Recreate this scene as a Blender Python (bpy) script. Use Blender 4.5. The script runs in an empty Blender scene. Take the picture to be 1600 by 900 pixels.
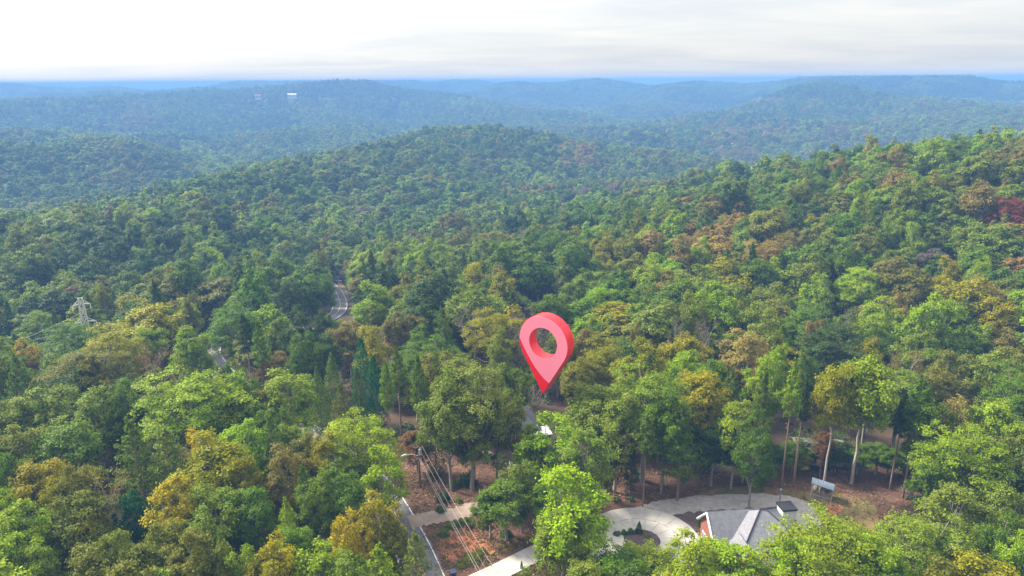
import bpy, bmesh, math, random
import numpy as np
from mathutils import Vector, Matrix, Quaternion
R_ = math.radians
sc = bpy.context.scene
COL = sc.collection

# ------------------------------------------------------------------ camera
CAM_Z = 75.0
FPX = 1600 * 24.0 / 36.0                    # focal length in photo pixels (1600 x 900)
HORIZON = 125.5
ROLL = 0.0072                                # the photograph's horizon climbs slightly to the right
PITCH = math.atan((450 - HORIZON) / FPX)    # camera looks down by this
cam_d = bpy.data.cameras.new('camera')
cam_d.lens = 24.0; cam_d.sensor_width = 36.0
cam_d.clip_start = 0.5; cam_d.clip_end = 80000
cam = bpy.data.objects.new('camera', cam_d); COL.objects.link(cam)
cam.location = (0, 0, CAM_Z); cam.rotation_euler = (Matrix.Rotation(math.pi / 2 - PITCH, 3, 'X') @ Matrix.Rotation(-ROLL, 3, 'Z')).to_euler()
sc.camera = cam

# ------------------------------------------------------------------ sky, sun, exposure
SUN_AZ, SUN_EL = R_(-62), R_(42)            # azimuth from +Y, towards -X (left of the view)
SUN_DIR = Vector((math.sin(SUN_AZ) * math.cos(SUN_EL), math.cos(SUN_AZ) * math.cos(SUN_EL), math.sin(SUN_EL)))
world = bpy.data.worlds.new('World'); sc.world = world; world.use_nodes = True
wn = world.node_tree.nodes; wl = world.node_tree.links
for n in list(wn): wn.remove(n)
def W(t, **k):
    n = wn.new(t)
    for a, b in k.items(): setattr(n, a, b)
    return n
tc = W('ShaderNodeTexCoord')
sky = W('ShaderNodeTexSky', sky_type='NISHITA', sun_disc=False, sun_elevation=SUN_EL, sun_rotation=SUN_AZ, air_density=1.0, dust_density=2.0)
skys = W('ShaderNodeMix', data_type='RGBA', blend_type='MULTIPLY'); skys.inputs[0].default_value = 1
wl.new(sky.outputs[0], skys.inputs[6]); skys.inputs[7].default_value = (0.07, 0.07, 0.07, 1)
sep = W('ShaderNodeSeparateXYZ'); wl.new(tc.outputs['Generated'], sep.inputs[0])
za = W('ShaderNodeMath', operation='ADD'); wl.new(sep.outputs[2], za.inputs[0]); za.inputs[1].default_value = 0.10
zm = W('ShaderNodeMath', operation='MAXIMUM'); wl.new(za.outputs[0], zm.inputs[0]); zm.inputs[1].default_value = 0.06
dv = W('ShaderNodeVectorMath', operation='DIVIDE')
cz = W('ShaderNodeCombineXYZ')
for i in range(3): wl.new(zm.outputs[0], cz.inputs[i])
wl.new(tc.outputs['Generated'], dv.inputs[0]); wl.new(cz.outputs[0], dv.inputs[1])
mp = W('ShaderNodeMapping'); mp.inputs['Scale'].default_value = (0.55, 1.0, 0.0); mp.inputs['Rotation'].default_value = (0, 0, R_(8))
wl.new(dv.outputs[0], mp.inputs[0])
cn = W('ShaderNodeTexNoise', noise_dimensions='3D'); cn.inputs['Scale'].default_value = 1.1; cn.inputs['Detail'].default_value = 9
cn.inputs['Roughness'].default_value = 0.58; cn.inputs['Distortion'].default_value = 0.6
wl.new(mp.outputs[0], cn.inputs[0])
cr = W('ShaderNodeValToRGB'); wl.new(cn.outputs[0], cr.inputs[0])
cr.color_ramp.elements[0].position = 0.34; cr.color_ramp.elements[0].color = (0.262, 0.268, 0.274, 1)
cr.color_ramp.elements[1].position = 0.66; cr.color_ramp.elements[1].color = (0.325, 0.314, 0.298, 1)
mixc = W('ShaderNodeMix', data_type='RGBA'); mixc.inputs[0].default_value = 0.86
wl.new(skys.outputs[2], mixc.inputs[6]); wl.new(cr.outputs[0], mixc.inputs[7])
# the veiled sun brightens the cloud deck round itself
dt = W('ShaderNodeVectorMath', operation='DOT_PRODUCT'); wl.new(tc.outputs['Generated'], dt.inputs[0]); dt.inputs[1].default_value = SUN_DIR
dm = W('ShaderNodeMath', operation='MAXIMUM'); wl.new(dt.outputs['Value'], dm.inputs[0]); dm.inputs[1].default_value = 0
dp = W('ShaderNodeMath', operation='POWER'); wl.new(dm.outputs[0], dp.inputs[0]); dp.inputs[1].default_value = 3.0
ds = W('ShaderNodeMath', operation='MULTIPLY_ADD'); wl.new(dp.outputs[0], ds.inputs[0]); ds.inputs[1].default_value = 0.8; ds.inputs[2].default_value = 1.0
bg = W('ShaderNodeBackground'); wl.new(mixc.outputs[2], bg.inputs[0])
# an overcast deck is brighter overhead than at the horizon
ov = W('ShaderNodeMath', operation='MULTIPLY_ADD'); wl.new(zm.outputs[0], ov.inputs[0]); ov.inputs[1].default_value = 1.5; ov.inputs[2].default_value = 0.85
tot = W('ShaderNodeMath', operation='MULTIPLY'); wl.new(ov.outputs[0], tot.inputs[0]); wl.new(ds.outputs[0], tot.inputs[1])
wl.new(tot.outputs[0], bg.inputs[1])
wo = W('ShaderNodeOutputWorld'); wl.new(bg.outputs[0], wo.inputs[0])
world.cycles.sampling_method = 'MANUAL'; world.cycles.sample_map_resolution = 512

sl = bpy.data.lights.new('sun', 'SUN'); sl.energy = 4.4; sl.angle = R_(12); sl.color = (1.0, 0.92, 0.78)
so = bpy.data.objects.new('sun', sl); COL.objects.link(so)
so.rotation_euler = (-SUN_DIR).to_track_quat('-Z', 'Y').to_euler(); so.location = (-200, 200, 300)

sc.view_settings.view_transform = 'Standard'; sc.view_settings.look = 'None'
sc.view_settings.gamma = 1.0; sc.view_settings.use_curve_mapping = False
sc.view_settings.exposure = 1.55
sc.cycles.max_bounces = 6; sc.cycles.diffuse_bounces = 3; sc.cycles.transmission_bounces = 3
sc.cycles.volume_bounces = 0; sc.cycles.caustics_reflective = False; sc.cycles.caustics_refractive = False
sc.cycles.use_denoising = True
sc.cycles.use_adaptive_sampling = False

# ------------------------------------------------------------------ geometry of the view: pixel <-> place
SP, CP = math.sin(PITCH), math.cos(PITCH); SR, CR = math.sin(ROLL), math.cos(ROLL)
def proj(x, y, z):
    d = y * CP - (z - CAM_Z) * SP
    v = y * SP + (z - CAM_Z) * CP
    u_, v_ = FPX * x / d, -FPX * v / d
    return 800 + u_ * CR + v_ * SR, 450 + v_ * CR - u_ * SR, d
def ray(px, py):
    u_, v_ = px - 800, py - 450
    a, b = (u_ * CR - v_ * SR) / FPX, -(v_ * CR + u_ * SR) / FPX
    return np.array([a, CP + b * SP, -SP + b * CP])
def at_dist(px, py, D):
    r = ray(px, py); k = D / math.hypot(r[0], r[1])
    return r[0] * k, r[1] * k, CAM_Z + r[2] * k
def at_z(px, py, z):
    r = ray(px, py); k = (z - CAM_Z) / r[2]
    return r[0] * k, r[1] * k

# ------------------------------------------------------------------ terrain height
def sstep(a, b, x):
    t = np.clip((x - a) / (b - a), 0, 1); return t * t * (3 - 2 * t)
RIDGES = []   # (points (n,3) ground level, width)
def ridge(w, pts, tree=17.0):
    RIDGES.append((np.array([(lambda q: (q[0], q[1], q[2] - tree))(at_dist(*p)) for p in pts]), w))
ridge(185, [(1820, 218, 360), (1600, 226, 410), (1450, 234, 445), (1300, 247, 490), (1150, 272, 540), (1040, 300, 580)])
ridge(110, [(60, 350, 400), (250, 308, 520), (440, 270, 620), (560, 256, 700), (640, 237, 800)])
ridge(200, [(600, 238, 860), (700, 207, 920), (760, 201, 960), (850, 213, 960), (950, 236, 950), (1080, 266, 900)])
ridge(150, [(-150, 245, 950), (0, 236, 1000), (90, 244, 1000), (160, 227, 1060), (230, 229, 1100), (340, 246, 1100)])
ridge(210, [(310, 216, 1500), (420, 203, 1550), (560, 197, 1600), (640, 210, 1600)])
ridge(330, [(840, 207, 1500), (960, 190, 1600), (1050, 184, 1700), (1130, 179, 1850), (1290, 150, 2050), (1420, 153, 1950), (1600, 160, 1800), (1800, 165, 1700)])
ridge(180, [(1290, 152, 2050), (1270, 185, 1650), (1210, 235, 1250)])
ridge(390, [(-250, 165, 2100), (0, 160, 2150), (200, 147, 2250), (400, 140, 2350), (575, 134, 2350), (640, 145, 2350), (740, 160, 2200)])
ridge(600, [(-250, 135, 3900), (0, 133.2, 3900), (130, 131.5, 3900), (300, 131.2, 3800), (480, 129.5, 3900)])
ridge(500, [(500, 130, 3600), (590, 129, 3600), (680, 127.6, 3700), (800, 127, 3900), (900, 126, 3900)])
ridge(450, [(700, 150, 3000), (800, 132, 3100), (900, 126.2, 3200), (1000, 125, 3200), (1150, 123, 3000), (1400, 121, 2800), (1600, 120.5, 2800), (1850, 119, 2800)])
ridge(300, [(1500, 140, 2300), (1600, 132, 2300), (1800, 128, 2300)])
ridge(170, [(0, 205, 1350), (120, 200, 1400), (240, 205, 1450)])
ridge(200, [(120, 188, 1750), (260, 180, 1850), (400, 176, 1900), (520, 172, 1950)])
ridge(200, [(600, 182, 1900), (720, 176, 2000), (830, 178, 2000), (900, 182, 1950)])
ridge(240, [(700, 164, 2350), (840, 160, 2500), (960, 156, 2500), (1080, 160, 2400)])
ridge(150, [(820, 236, 1150), (900, 222, 1250), (1000, 216, 1300), (1100, 222, 1350), (1180, 230, 1300)])
ridge(220, [(1380, 178, 1500), (1480, 172, 1550), (1600, 178, 1450), (1750, 180, 1400)])
ridge(260, [(-200, 150, 2800), (60, 147, 2900), (180, 143, 3000), (320, 146, 3000)])
ridge(1500, [(-400, 135, 8000), (100, 132, 8500), (300, 131, 8500), (500, 129, 8500), (800, 127, 8500)])
ridge(2500, [(-500, 135.5, 15000), (200, 130.5, 15000), (800, 126.3, 15000), (1100, 124.2, 14000), (1500, 121.3, 14000), (2100, 117, 14000)])
FLOOR_X = [0, 60, 145, 220, 320, 520, 900, 1500, 3000, 6000, 40000]
FLOOR_Z = [1, 0.5, 0, -9, -25, -42, -56, -72, -85, -90, -90]
_rng = np.random.default_rng(5)
NW = [(_rng.uniform(0, 6.28), 6.283 / L, _rng.uniform(0, 6.28), A, lo, hi) for (L, A, lo, hi, n) in
      ((170, 1.8, 170, 330, 3), (420, 6, 350, 900, 4), (700, 8, 1000, 1800, 4), (1100, 9, 1100, 2200, 4), (2600, 14, 3000, 5000, 3)) for _ in range(n)]
def terrain(x, y):
    x = np.asarray(x, float); y = np.asarray(y, float)
    r = np.hypot(x, y)
    fl = np.interp(r, FLOOR_X, FLOOR_Z)
    acc = np.zeros_like(r)
    for pts, w in RIDGES:
        best = np.full(r.shape, 1e18); zb = np.zeros_like(r)
        for a, b in zip(pts[:-1], pts[1:]):
            d = b[:2] - a[:2]; L2 = d @ d
            t = np.clip(((x - a[0]) * d[0] + (y - a[1]) * d[1]) / L2, 0, 1)
            dd = (x - a[0] - t * d[0]) ** 2 + (y - a[1] - t * d[1]) ** 2
            m = dd < best
            best = np.where(m, dd, best); zb = np.where(m, a[2] + t * (b[2] - a[2]), zb)
        acc += np.maximum(zb - fl, 0) ** 3 * np.exp(-3 * best / (w * w))
    h = fl + np.cbrt(acc) * sstep(135, 330, r)
    for (ang, k, ph, A, lo, hi) in NW:
        h = h + A * 0.6 * sstep(lo, hi, r) * (np.sin(k * (x * math.cos(ang) + y * math.sin(ang)) + ph) - 0.12)
    return np.minimum(h, CAM_Z - 16 + 1.2 * np.sin(x * .004 + 1) + .8 * np.sin(x * .011 + y * .003))
def ground(x, y):
    r = math.hypot(x, y)
    return float(np.interp(r, FLOOR_X, FLOOR_Z)) if r < 135 else float(terrain(x, y))
def on_ground(px, py):
    z = 0.0
    for _ in range(25):
        x, y = at_z(px, py, z); z = 0.5 * z + 0.5 * ground(x, y)
    return x, y, ground(x, y)

# ------------------------------------------------------------------ helpers: tags, materials, meshes
def tag(o, label=None, cat=None, group=None, kind=None):
    if label: o['label'] = label
    if cat: o['category'] = cat
    if group: o['group'] = group
    if kind: o['kind'] = kind
    return o
def empty(name, loc=(0, 0, 0), rz=0.0):
    o = bpy.data.objects.new(name, None); COL.objects.link(o)
    o.location = loc; o.rotation_euler = (0, 0, rz); o.empty_display_size = 0.5
    return o
def link(name, me, parent=None):
    o = bpy.data.objects.new(name, me); COL.objects.link(o)
    if parent: o.parent = parent
    return o
MATS = {}
def mat(name, col, col2=None, scale=1.0, rough=0.8, spec=0.3, metal=0.0, bump=0.0, detail=6, mask=(0.35, 0.65), coords='Object'):
    if name in MATS: return MATS[name]
    m = bpy.data.materials.new(name); m.use_nodes = True
    nt = m.node_tree; b = nt.nodes['Principled BSDF']
    b.inputs['Base Color'].default_value = (*col, 1); b.inputs['Roughness'].default_value = rough
    b.inputs['Specular IOR Level'].default_value = spec; b.inputs['Metallic'].default_value = metal
    if col2 is not None or bump:
        t = nt.nodes.new('ShaderNodeTexCoord'); n = nt.nodes.new('ShaderNodeTexNoise')
        n.inputs['Scale'].default_value = scale; n.inputs['Detail'].default_value = detail; n.inputs['Roughness'].default_value = 0.65
        nt.links.new(t.outputs[coords], n.inputs[0])
        if col2 is not None:
            r = nt.nodes.new('ShaderNodeValToRGB'); nt.links.new(n.outputs[0], r.inputs[0])
            r.color_ramp.elements[0].position = mask[0]; r.color_ramp.elements[0].color = (*col, 1)
            r.color_ramp.elements[1].position = mask[1]; r.color_ramp.elements[1].color = (*col2, 1)
            nt.links.new(r.outputs[0], b.inputs['Base Color'])
        if bump:
            bp = nt.nodes.new('ShaderNodeBump'); bp.inputs['Strength'].default_value = bump; bp.inputs['Distance'].default_value = 0.1
            nt.links.new(n.outputs[0], bp.inputs['Height']); nt.links.new(bp.outputs[0], b.inputs['Normal'])
    MATS[name] = m
    return m
def leaf_mat(name, instanced):
    m = bpy.data.materials.new(name); m.use_nodes = True
    nt = m.node_tree; b = nt.nodes['Principled BSDF']; L = nt.links
    if instanced:
        c = nt.nodes.new('ShaderNodeAttribute'); c.attribute_type = 'INSTANCER'; c.attribute_name = 'tint'; csock = c.outputs['Color']
    else:
        c = nt.nodes.new('ShaderNodeObjectInfo'); csock = c.outputs['Color']
    g = nt.nodes.new('ShaderNodeNewGeometry')
    # each leaf spray its own shade and a drift of hue across the crown
    t = nt.nodes.new('ShaderNodeTexCoord'); n = nt.nodes.new('ShaderNodeTexNoise'); n.inputs['Scale'].default_value = 0.35; n.inputs['Detail'].default_value = 2
    L.new(t.outputs['Object'], n.inputs[0])
    hm = nt.nodes.new('ShaderNodeMapRange'); L.new(n.outputs[0], hm.inputs[0])
    hm.inputs[1].default_value = 0.3; hm.inputs[2].default_value = 0.7; hm.inputs[3].default_value = 0.497; hm.inputs[4].default_value = 0.516
    vm = nt.nodes.new('ShaderNodeMapRange'); L.new(g.outputs['Random Per Island'], vm.inputs[0])
    vm.inputs[3].default_value = 0.66; vm.inputs[4].default_value = 1.38
    hs = nt.nodes.new('ShaderNodeHueSaturation'); L.new(csock, hs.inputs['Color']); hs.inputs['Saturation'].default_value = 1.1; L.new(hm.outputs[0], hs.inputs['Hue']); L.new(vm.outputs[0], hs.inputs['Value'])
    L.new(hs.outputs[0], b.inputs['Base Color']); b.inputs['Roughness'].default_value = 0.55; b.inputs['Specular IOR Level'].default_value = 0.12
    tr = nt.nodes.new('ShaderNodeBsdfTranslucent'); L.new(hs.outputs[0], tr.inputs[0])
    mx = nt.nodes.new('ShaderNodeMixShader'); mx.inputs[0].default_value = 0.40
    L.new(b.outputs[0], mx.inputs[1]); L.new(tr.outputs[0], mx.inputs[2])
    L.new(mx.outputs[0], nt.nodes['Material Output'].inputs['Surface'])
    return m
M_LEAF = leaf_mat('leaf', False); M_LEAF_F = leaf_mat('leaf_forest', True)
M_BARK = mat('bark_grey', (0.20, 0.17, 0.14), (0.34, 0.31, 0.27), 3.0, 0.9, bump=0.4)
M_BARKL = mat('bark_pale', (0.40, 0.36, 0.31), (0.30, 0.26, 0.22), 3.0, 0.9, bump=0.4)
M_BARKP = mat('bark_pine', (0.16, 0.10, 0.075), (0.27, 0.19, 0.15), 3.0, 0.9, bump=0.4)

def to_mesh(name, v, f, mats, mi=None, smooth=False):
    v = np.asarray(v, np.float32); f = np.asarray(f, np.int32)
    k = f.shape[1]
    me = bpy.data.meshes.new(name)
    me.vertices.add(len(v)); me.vertices.foreach_set('co', v.ravel())
    me.loops.add(f.size); me.loops.foreach_set('vertex_index', f.ravel())
    me.polygons.add(len(f)); me.polygons.foreach_set('loop_start', np.arange(0, f.size, k, dtype=np.int32))
    me.polygons.foreach_set('use_smooth', np.full(len(f), bool(smooth)))
    for m in mats: me.materials.append(m)
    if mi is not None: me.polygons.foreach_set('material_index', np.asarray(mi, np.int32))
    me.update(calc_edges=True)
    return me
class Q:                                    # collects quads
    def __init__(s): s.v = []; s.f = []; s.n = 0
    def add(s, v, f):
        v = np.asarray(v, float).reshape(-1, 3); f = np.asarray(f, int).reshape(-1, 4)
        s.v.append(v); s.f.append(f + s.n); s.n += len(v)
    def tube(s, pts, rad, sides=6, cap=False):
        pts = np.asarray(pts, float); n = len(pts)
        d = np.gradient(pts, axis=0); d /= np.linalg.norm(d, axis=1)[:, None] + 1e-9
        ref = np.array([0, 0, 1.0]) if abs(d[0, 2]) < 0.8 else np.array([1.0, 0, 0])
        a = np.cross(d, ref); a /= np.linalg.norm(a, axis=1)[:, None] + 1e-9; b = np.cross(d, a)
        th = np.arange(sides) * 2 * math.pi / sides
        rr = np.broadcast_to(np.asarray(rad, float), (n,))
        V = pts[:, None] + rr[:, None, None] * (np.cos(th)[None, :, None] * a[:, None] + np.sin(th)[None, :, None] * b[:, None])
        i = np.arange(n - 1)[:, None] * sides; j = np.arange(sides)[None]; k = (j + 1) % sides
        F = np.stack([i + j, i + k, i + sides + k, i + sides + j], -1).reshape(-1, 4)
        s.add(V.reshape(-1, 3), F)
        if cap and sides == 4: s.add(V[-1], [[0, 1, 2, 3]]); s.add(V[0], [[3, 2, 1, 0]])
        if cap and sides == 8:
            for W_ in (V[-1], V[0]): s.add(W_, [[0, 1, 2, 3], [0, 3, 4, 7], [4, 5, 6, 7]])
    def box(s, lo, hi, M=None):
        x0, y0, z0 = lo; x1, y1, z1 = hi
        v = np.array([(x0, y0, z0), (x1, y0, z0), (x1, y1, z0), (x0, y1, z0), (x0, y0, z1), (x1, y0, z1), (x1, y1, z1), (x0, y1, z1)], float)
        if M is not None: v = np.array([tuple(M @ Vector(p)) for p in v])
        s.add(v, [[3, 2, 1, 0], [4, 5, 6, 7], [0, 1, 5, 4], [1, 2, 6, 5], [2, 3, 7, 6], [3, 0, 4, 7]])
    def quad(s, a, b, c, d): s.add([a, b, c, d], [[0, 1, 2, 3]])
    def get(s):
        return np.concatenate(s.v), np.concatenate(s.f)
    def mesh(s, name, m, smooth=False):
        v, f = s.get(); return to_mesh(name, v, f, [m], smooth=smooth)
    def obj(s, name, m, parent=None, smooth=False): return link(name, s.mesh(name, m, smooth), parent)

def unit(v): return v / (np.linalg.norm(v, axis=-1, keepdims=True) + 1e-9)
def leaf_quads(q, c, nrm, size, rng, aspect=0.62):
    n = len(c)
    nrm = unit(nrm); t = unit(np.cross(nrm, rng.normal(size=(n, 3)))); b = np.cross(nrm, t)
    s = (size * rng.uniform(0.6, 1.35, n))[:, None]
    V = np.stack([c + t * s, c + b * s * aspect, c - t * s, c - b * s * aspect], 1)
    q.add(V.reshape(-1, 3), np.arange(n * 4).reshape(-1, 4))
UP = np.array([0, 0, 1.0])

# ------------------------------------------------------------------ tree builders (all 20 m tall, crown radius 5.5 m before scaling)
TH, TR = 20.0, 5.5
def broadleaf(seed, base=0.28, lobes=36, tufts=13, per=32, leaf=0.215, wide=1.0, top=1.0, sides=6, tuft_r=0.44):
    rng = np.random.default_rng(seed); q = Q(); w = Q()
    czz, rz = (base + 1) / 2 * TH, (1 - base) / 2 * TH * 0.86
    i = np.arange(lobes) + 0.5
    phi = np.arccos(1 - 1.82 * i / lobes); th = i * 2.39996 + rng.uniform(0, 6.28)
    d = np.stack([np.sin(phi) * np.cos(th), np.sin(phi) * np.sin(th), np.cos(phi)], 1) + rng.normal(0, 0.16, (lobes, 3)); d = unit(d)
    env = 1 + 0.17 * np.sin(2 * th + rng.uniform(0, 6)) + 0.15 * np.sin(3 * th + 2 * phi + rng.uniform(0, 6)) + rng.normal(0, 0.12, lobes)
    f = rng.uniform(0.52, 0.90, lobes) * env
    taper = np.where(d[:, 2] > 0, 1 - (1 - top) * d[:, 2], 1.0)
    R = TR * wide
    C = np.stack([d[:, 0] * R * f * taper, d[:, 1] * R * f * taper, czz + d[:, 2] * rz * f], 1)
    lr = rng.uniform(0.17, 0.40, lobes) * TR
    # trunk and limbs
    lean = rng.normal(0, 0.5, 2)
    zt = np.linspace(-1.5, TH * 0.72, 8)
    tp = np.stack([lean[0] * (zt / TH) ** 2 * 2 + 0.12 * np.sin(zt), lean[1] * (zt / TH) ** 2 * 2 + 0.12 * np.cos(zt * 1.3), zt], 1)
    w.tube(tp, 0.34 * (1 - 0.8 * np.clip(zt / (TH * 0.75), 0, 1)) + 0.03, sides)
    pick = range(lobes) if sides > 4 else range(0, lobes, 4)
    for k in pick:
        z0 = min(C[k, 2] - 1.0, rng.uniform(base * TH * 0.9, TH * 0.6)); z0 = max(z0, base * TH * 0.75)
        j = np.array([np.interp(z0, zt, tp[:, 0]), np.interp(z0, zt, tp[:, 1]), z0])
        e = C[k]; mid = (j + e) / 2 + np.array([0, 0, -0.5]) + rng.normal(0, 0.25, 3)
        w.tube([j, mid, e, e + unit(e - mid) * lr[k] * 0.6], [0.13, 0.085, 0.05, 0.02], 5 if sides > 4 else 3)
    # leaves in tufts on the lobes
    n = tufts
    dirs = rng.normal(size=(lobes, n, 3)) + 0.75 * d[:, None] + 0.35 * UP; dirs = unit(dirs)
    P = C[:, None] + dirs * (lr[:, None, None] * rng.uniform(0.62, 1.12, (lobes, n, 1))) * np.array([1, 1, 0.85])
    P = P.reshape(-1, 3); D = dirs.reshape(-1, 3)
    c = P[:, None] + rng.normal(size=(len(P), per, 3)) * np.array([tuft_r, tuft_r, tuft_r * 0.6])
    nr = D[:, None] * 0.8 + UP * 0.65 + rng.normal(size=c.shape) * 0.45
    leaf_quads(q, c.reshape(-1, 3), nr.reshape(-1, 3), leaf, rng)
    return q, w
def pine(seed, base=0.55, n=46, per=95, leaf=0.26, sides=6, twin=False, spread=0.62, droop=0.1, dead=7):
    rng = np.random.default_rng(seed); q = Q(); w = Q()
    zt = np.linspace(-1.5, TH * 0.98, 9); lean = rng.normal(0, 0.35, 2)
    tp = np.stack([lean[0] * (zt / TH) ** 2, lean[1] * (zt / TH) ** 2, zt], 1)
    tr = 0.30 * (1 - 0.88 * np.clip(zt / TH, 0, 1))
    w.tube(tp, tr, sides)
    if twin: w.tube(tp + np.array([0.75, 0.2, 0]) * np.linspace(1, 0.3, 9)[:, None], tr * 0.85, sides)
    for k in range(n):
        u = (k + rng.uniform(0, 1)) / n
        z = TH * (base + (0.985 - base) * u)
        prof = (1 - u) ** 0.75 * min(1, 0.45 + u * 3.0)
        L = max(0.5, TR * spread * prof * rng.uniform(0.6, 1.25))
        a = k * 2.399 + rng.uniform(-0.4, 0.4); dirh = np.array([math.cos(a), math.sin(a), 0.0])
        el = 0.15 + 0.45 * u - droop
        j = np.array([np.interp(z, zt, tp[:, 0]), np.interp(z, zt, tp[:, 1]), z])
        e = j + dirh * L + UP * (L * el)
        w.tube([j, (j + e) / 2 + UP * 0.1, e], [0.06, 0.04, 0.015], 4 if sides > 4 else 3)
        m = max(6, int(per * (0.35 + L / (TR * spread))))
        s = rng.uniform(0.25, 1.08, m) ** 0.8
        side = np.cross(dirh, UP)
        c = j + (e - j) * s[:, None] + side * (rng.normal(0, 0.30, m) * L * 0.7)[:, None] * (0.35 + s[:, None] * 0.65) + UP * (rng.normal(0, 0.24, m))[:, None]
        nr = UP * 0.9 + dirh * 0.35 + rng.normal(size=(m, 3)) * 0.6
        leaf_quads(q, c, nr, leaf, rng, 0.38)
    for k in range(dead):
        z = TH * rng.uniform(base * 0.62, base); a = rng.uniform(0, 6.28); L = rng.uniform(0.8, 2.6)
        j = np.array([np.interp(z, zt, tp[:, 0]), np.interp(z, zt, tp[:, 1]), z])
        w.tube([j, j + np.array([math.cos(a) * L * .6, math.sin(a) * L * .6, 0.35]), j + np.array([math.cos(a) * L, math.sin(a) * L, 0.15])], [0.05, 0.035, 0.012], 4)
    return q, w
def cedar(seed, n=4800, leaf=0.22, sides=6, tip=0.75):
    rng = np.random.default_rng(seed); q = Q(); w = Q()
    w.tube([(0, 0, -1.5), (0, 0, TH * 0.5), (0.1, 0, TH * 0.95)], [0.28, 0.18, 0.03], sides)
    u = rng.uniform(0, 1, n) ** 1.35
    z = TH * (0.06 + 0.94 * u); a = rng.uniform(0, 6.28, n)
    rr = TR * 0.86 * (1 - u) ** tip * np.minimum(1, 0.6 + u * 3) * (1 + 0.16 * np.sin(5 * a + z * 1.1) + 0.12 * np.sin(3 * a - z * 2.3 + seed)) * np.sqrt(rng.uniform(0.45, 1.1, n)) + 0.12
    c = np.stack([np.cos(a) * rr, np.sin(a) * rr, z + rng.normal(0, 0.2, n)], 1)
    nr = np.stack([np.cos(a), np.sin(a), np.full(n, 0.55)], 1) + rng.normal(size=(n, 3)) * 0.5
    leaf_quads(q, c, nr, leaf, rng, 0.5)
    return q, w
def bare(seed, leaves=900, sides=6, leaf=0.2):
    rng = np.random.default_rng(seed); q = Q(); w = Q(); tips = []
    def grow(p, d, L, r, lev):
        e = p + d * L; m = (p + e) / 2 + rng.normal(0, L * 0.06, 3)
        w.tube([p, m, e], [r, r * 0.8, r * 0.62], sides if lev < 2 else 4)
        if lev >= 4: tips.append(e); return
        for _ in range(2 if lev == 0 else 3):
            dd = d + rng.normal(0, 0.48, 3) + UP * 0.12; grow(e, dd / np.linalg.norm(dd), L * rng.uniform(0.58, 0.8), r * 0.6, lev + 1)
        if lev: tips.append(e)
    grow(np.array([0, 0, -1.5]), unit(np.array([0.05, 0.03, 1.0])), TH * 0.33, 0.26, 0)
    T = np.array(tips); sc_z = (TH) / T[:, 2].max()
    v, f = w.get(); k = TR / max(np.abs(T[:, :2]).max() * 0.85, 0.1)
    v = v * np.array([k, k, sc_z]); T = T * np.array([k, k, sc_z])
    w = Q(); w.add(v, f)
    pk = T[rng.integers(0, len(T), leaves)] + rng.normal(0, 0.55, (leaves, 3))
    leaf_quads(q, pk, rng.normal(size=(leaves, 3)) + UP, leaf, rng)
    return q, w

SPEC = {   # name -> builders of the near variants
 'b': [dict(fn=broadleaf, seed=s, base=b, wide=wd, top=t) for s, b, wd, t in ((11, .26, 1.0, .95), (12, .22, 1.08, .9), (13, .32, .95, 1.0), (14, .30, 1.0, .85), (15, .2, .92, .9), (16, .28, 1.05, 1.0))],
 't': [dict(fn=broadleaf, seed=s, base=.16, wide=.9, top=.62, lobes=34, tufts=14, per=30) for s in (21, 22, 23)],
 'B': [dict(fn=broadleaf, seed=s, base=b, wide=1.0, top=.95, lobes=66, tufts=17, per=27, leaf=.135, tuft_r=.30) for s, b in ((71, .24), (72, .2))],
 'O': [dict(fn=broadleaf, seed=75, base=.2, wide=1.0, top=.8, lobes=48, tufts=15, per=30, leaf=.14, tuft_r=.32)],
 'o': [dict(fn=broadleaf, seed=s, base=.22, wide=1.0, top=.8, lobes=24, tufts=13, per=32, leaf=.215) for s in (81, 82)],
 'h': [dict(fn=broadleaf, seed=s, base=.47, wide=1.0, top=.9, lobes=40, tufts=15) for s in (91, 92)],
 'p': [dict(fn=pine, seed=s, base=b, twin=tw) for s, b, tw in ((31, .58, False), (32, .50, False), (33, .62, True), (34, .45, False))],
 'w': [dict(fn=pine, seed=s, base=.22, n=60, per=95, spread=.95, droop=.05, dead=3, leaf=.26) for s in (41, 42)],
 'c': [dict(fn=cedar, seed=51), dict(fn=cedar, seed=52, tip=.6)],
 'd': [dict(fn=bare, seed=61), dict(fn=bare, seed=62, leaves=500), dict(fn=bare, seed=63, leaves=1500)],
}
def build(sp):
    k = dict(sp); fn = k.pop('fn'); return fn(**k)
NEAR = {}        # kind -> [(crown mesh, trunk mesh)]
SRC0 = []        # forest sources with full detail: (kind, mesh)
for kind, lst in SPEC.items():
    NEAR[kind] = []
    for sp in lst:
        q, w = build(sp)
        bark = M_BARKP if kind in 'pw' else (M_BARKL if kind == 'h' else M_BARK)
        NEAR[kind].append((q.mesh('crown', M_LEAF), w.mesh('trunk', bark, True)))
def both(name, q, w, bark):
    v, f = q.get(); v2, f2 = w.get()
    return to_mesh(name, np.concatenate([v, v2]), np.concatenate([f, f2 + len(v)]), [M_LEAF_F, bark],
                   np.concatenate([np.zeros(len(f), int), np.ones(len(f2), int)]))
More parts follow.
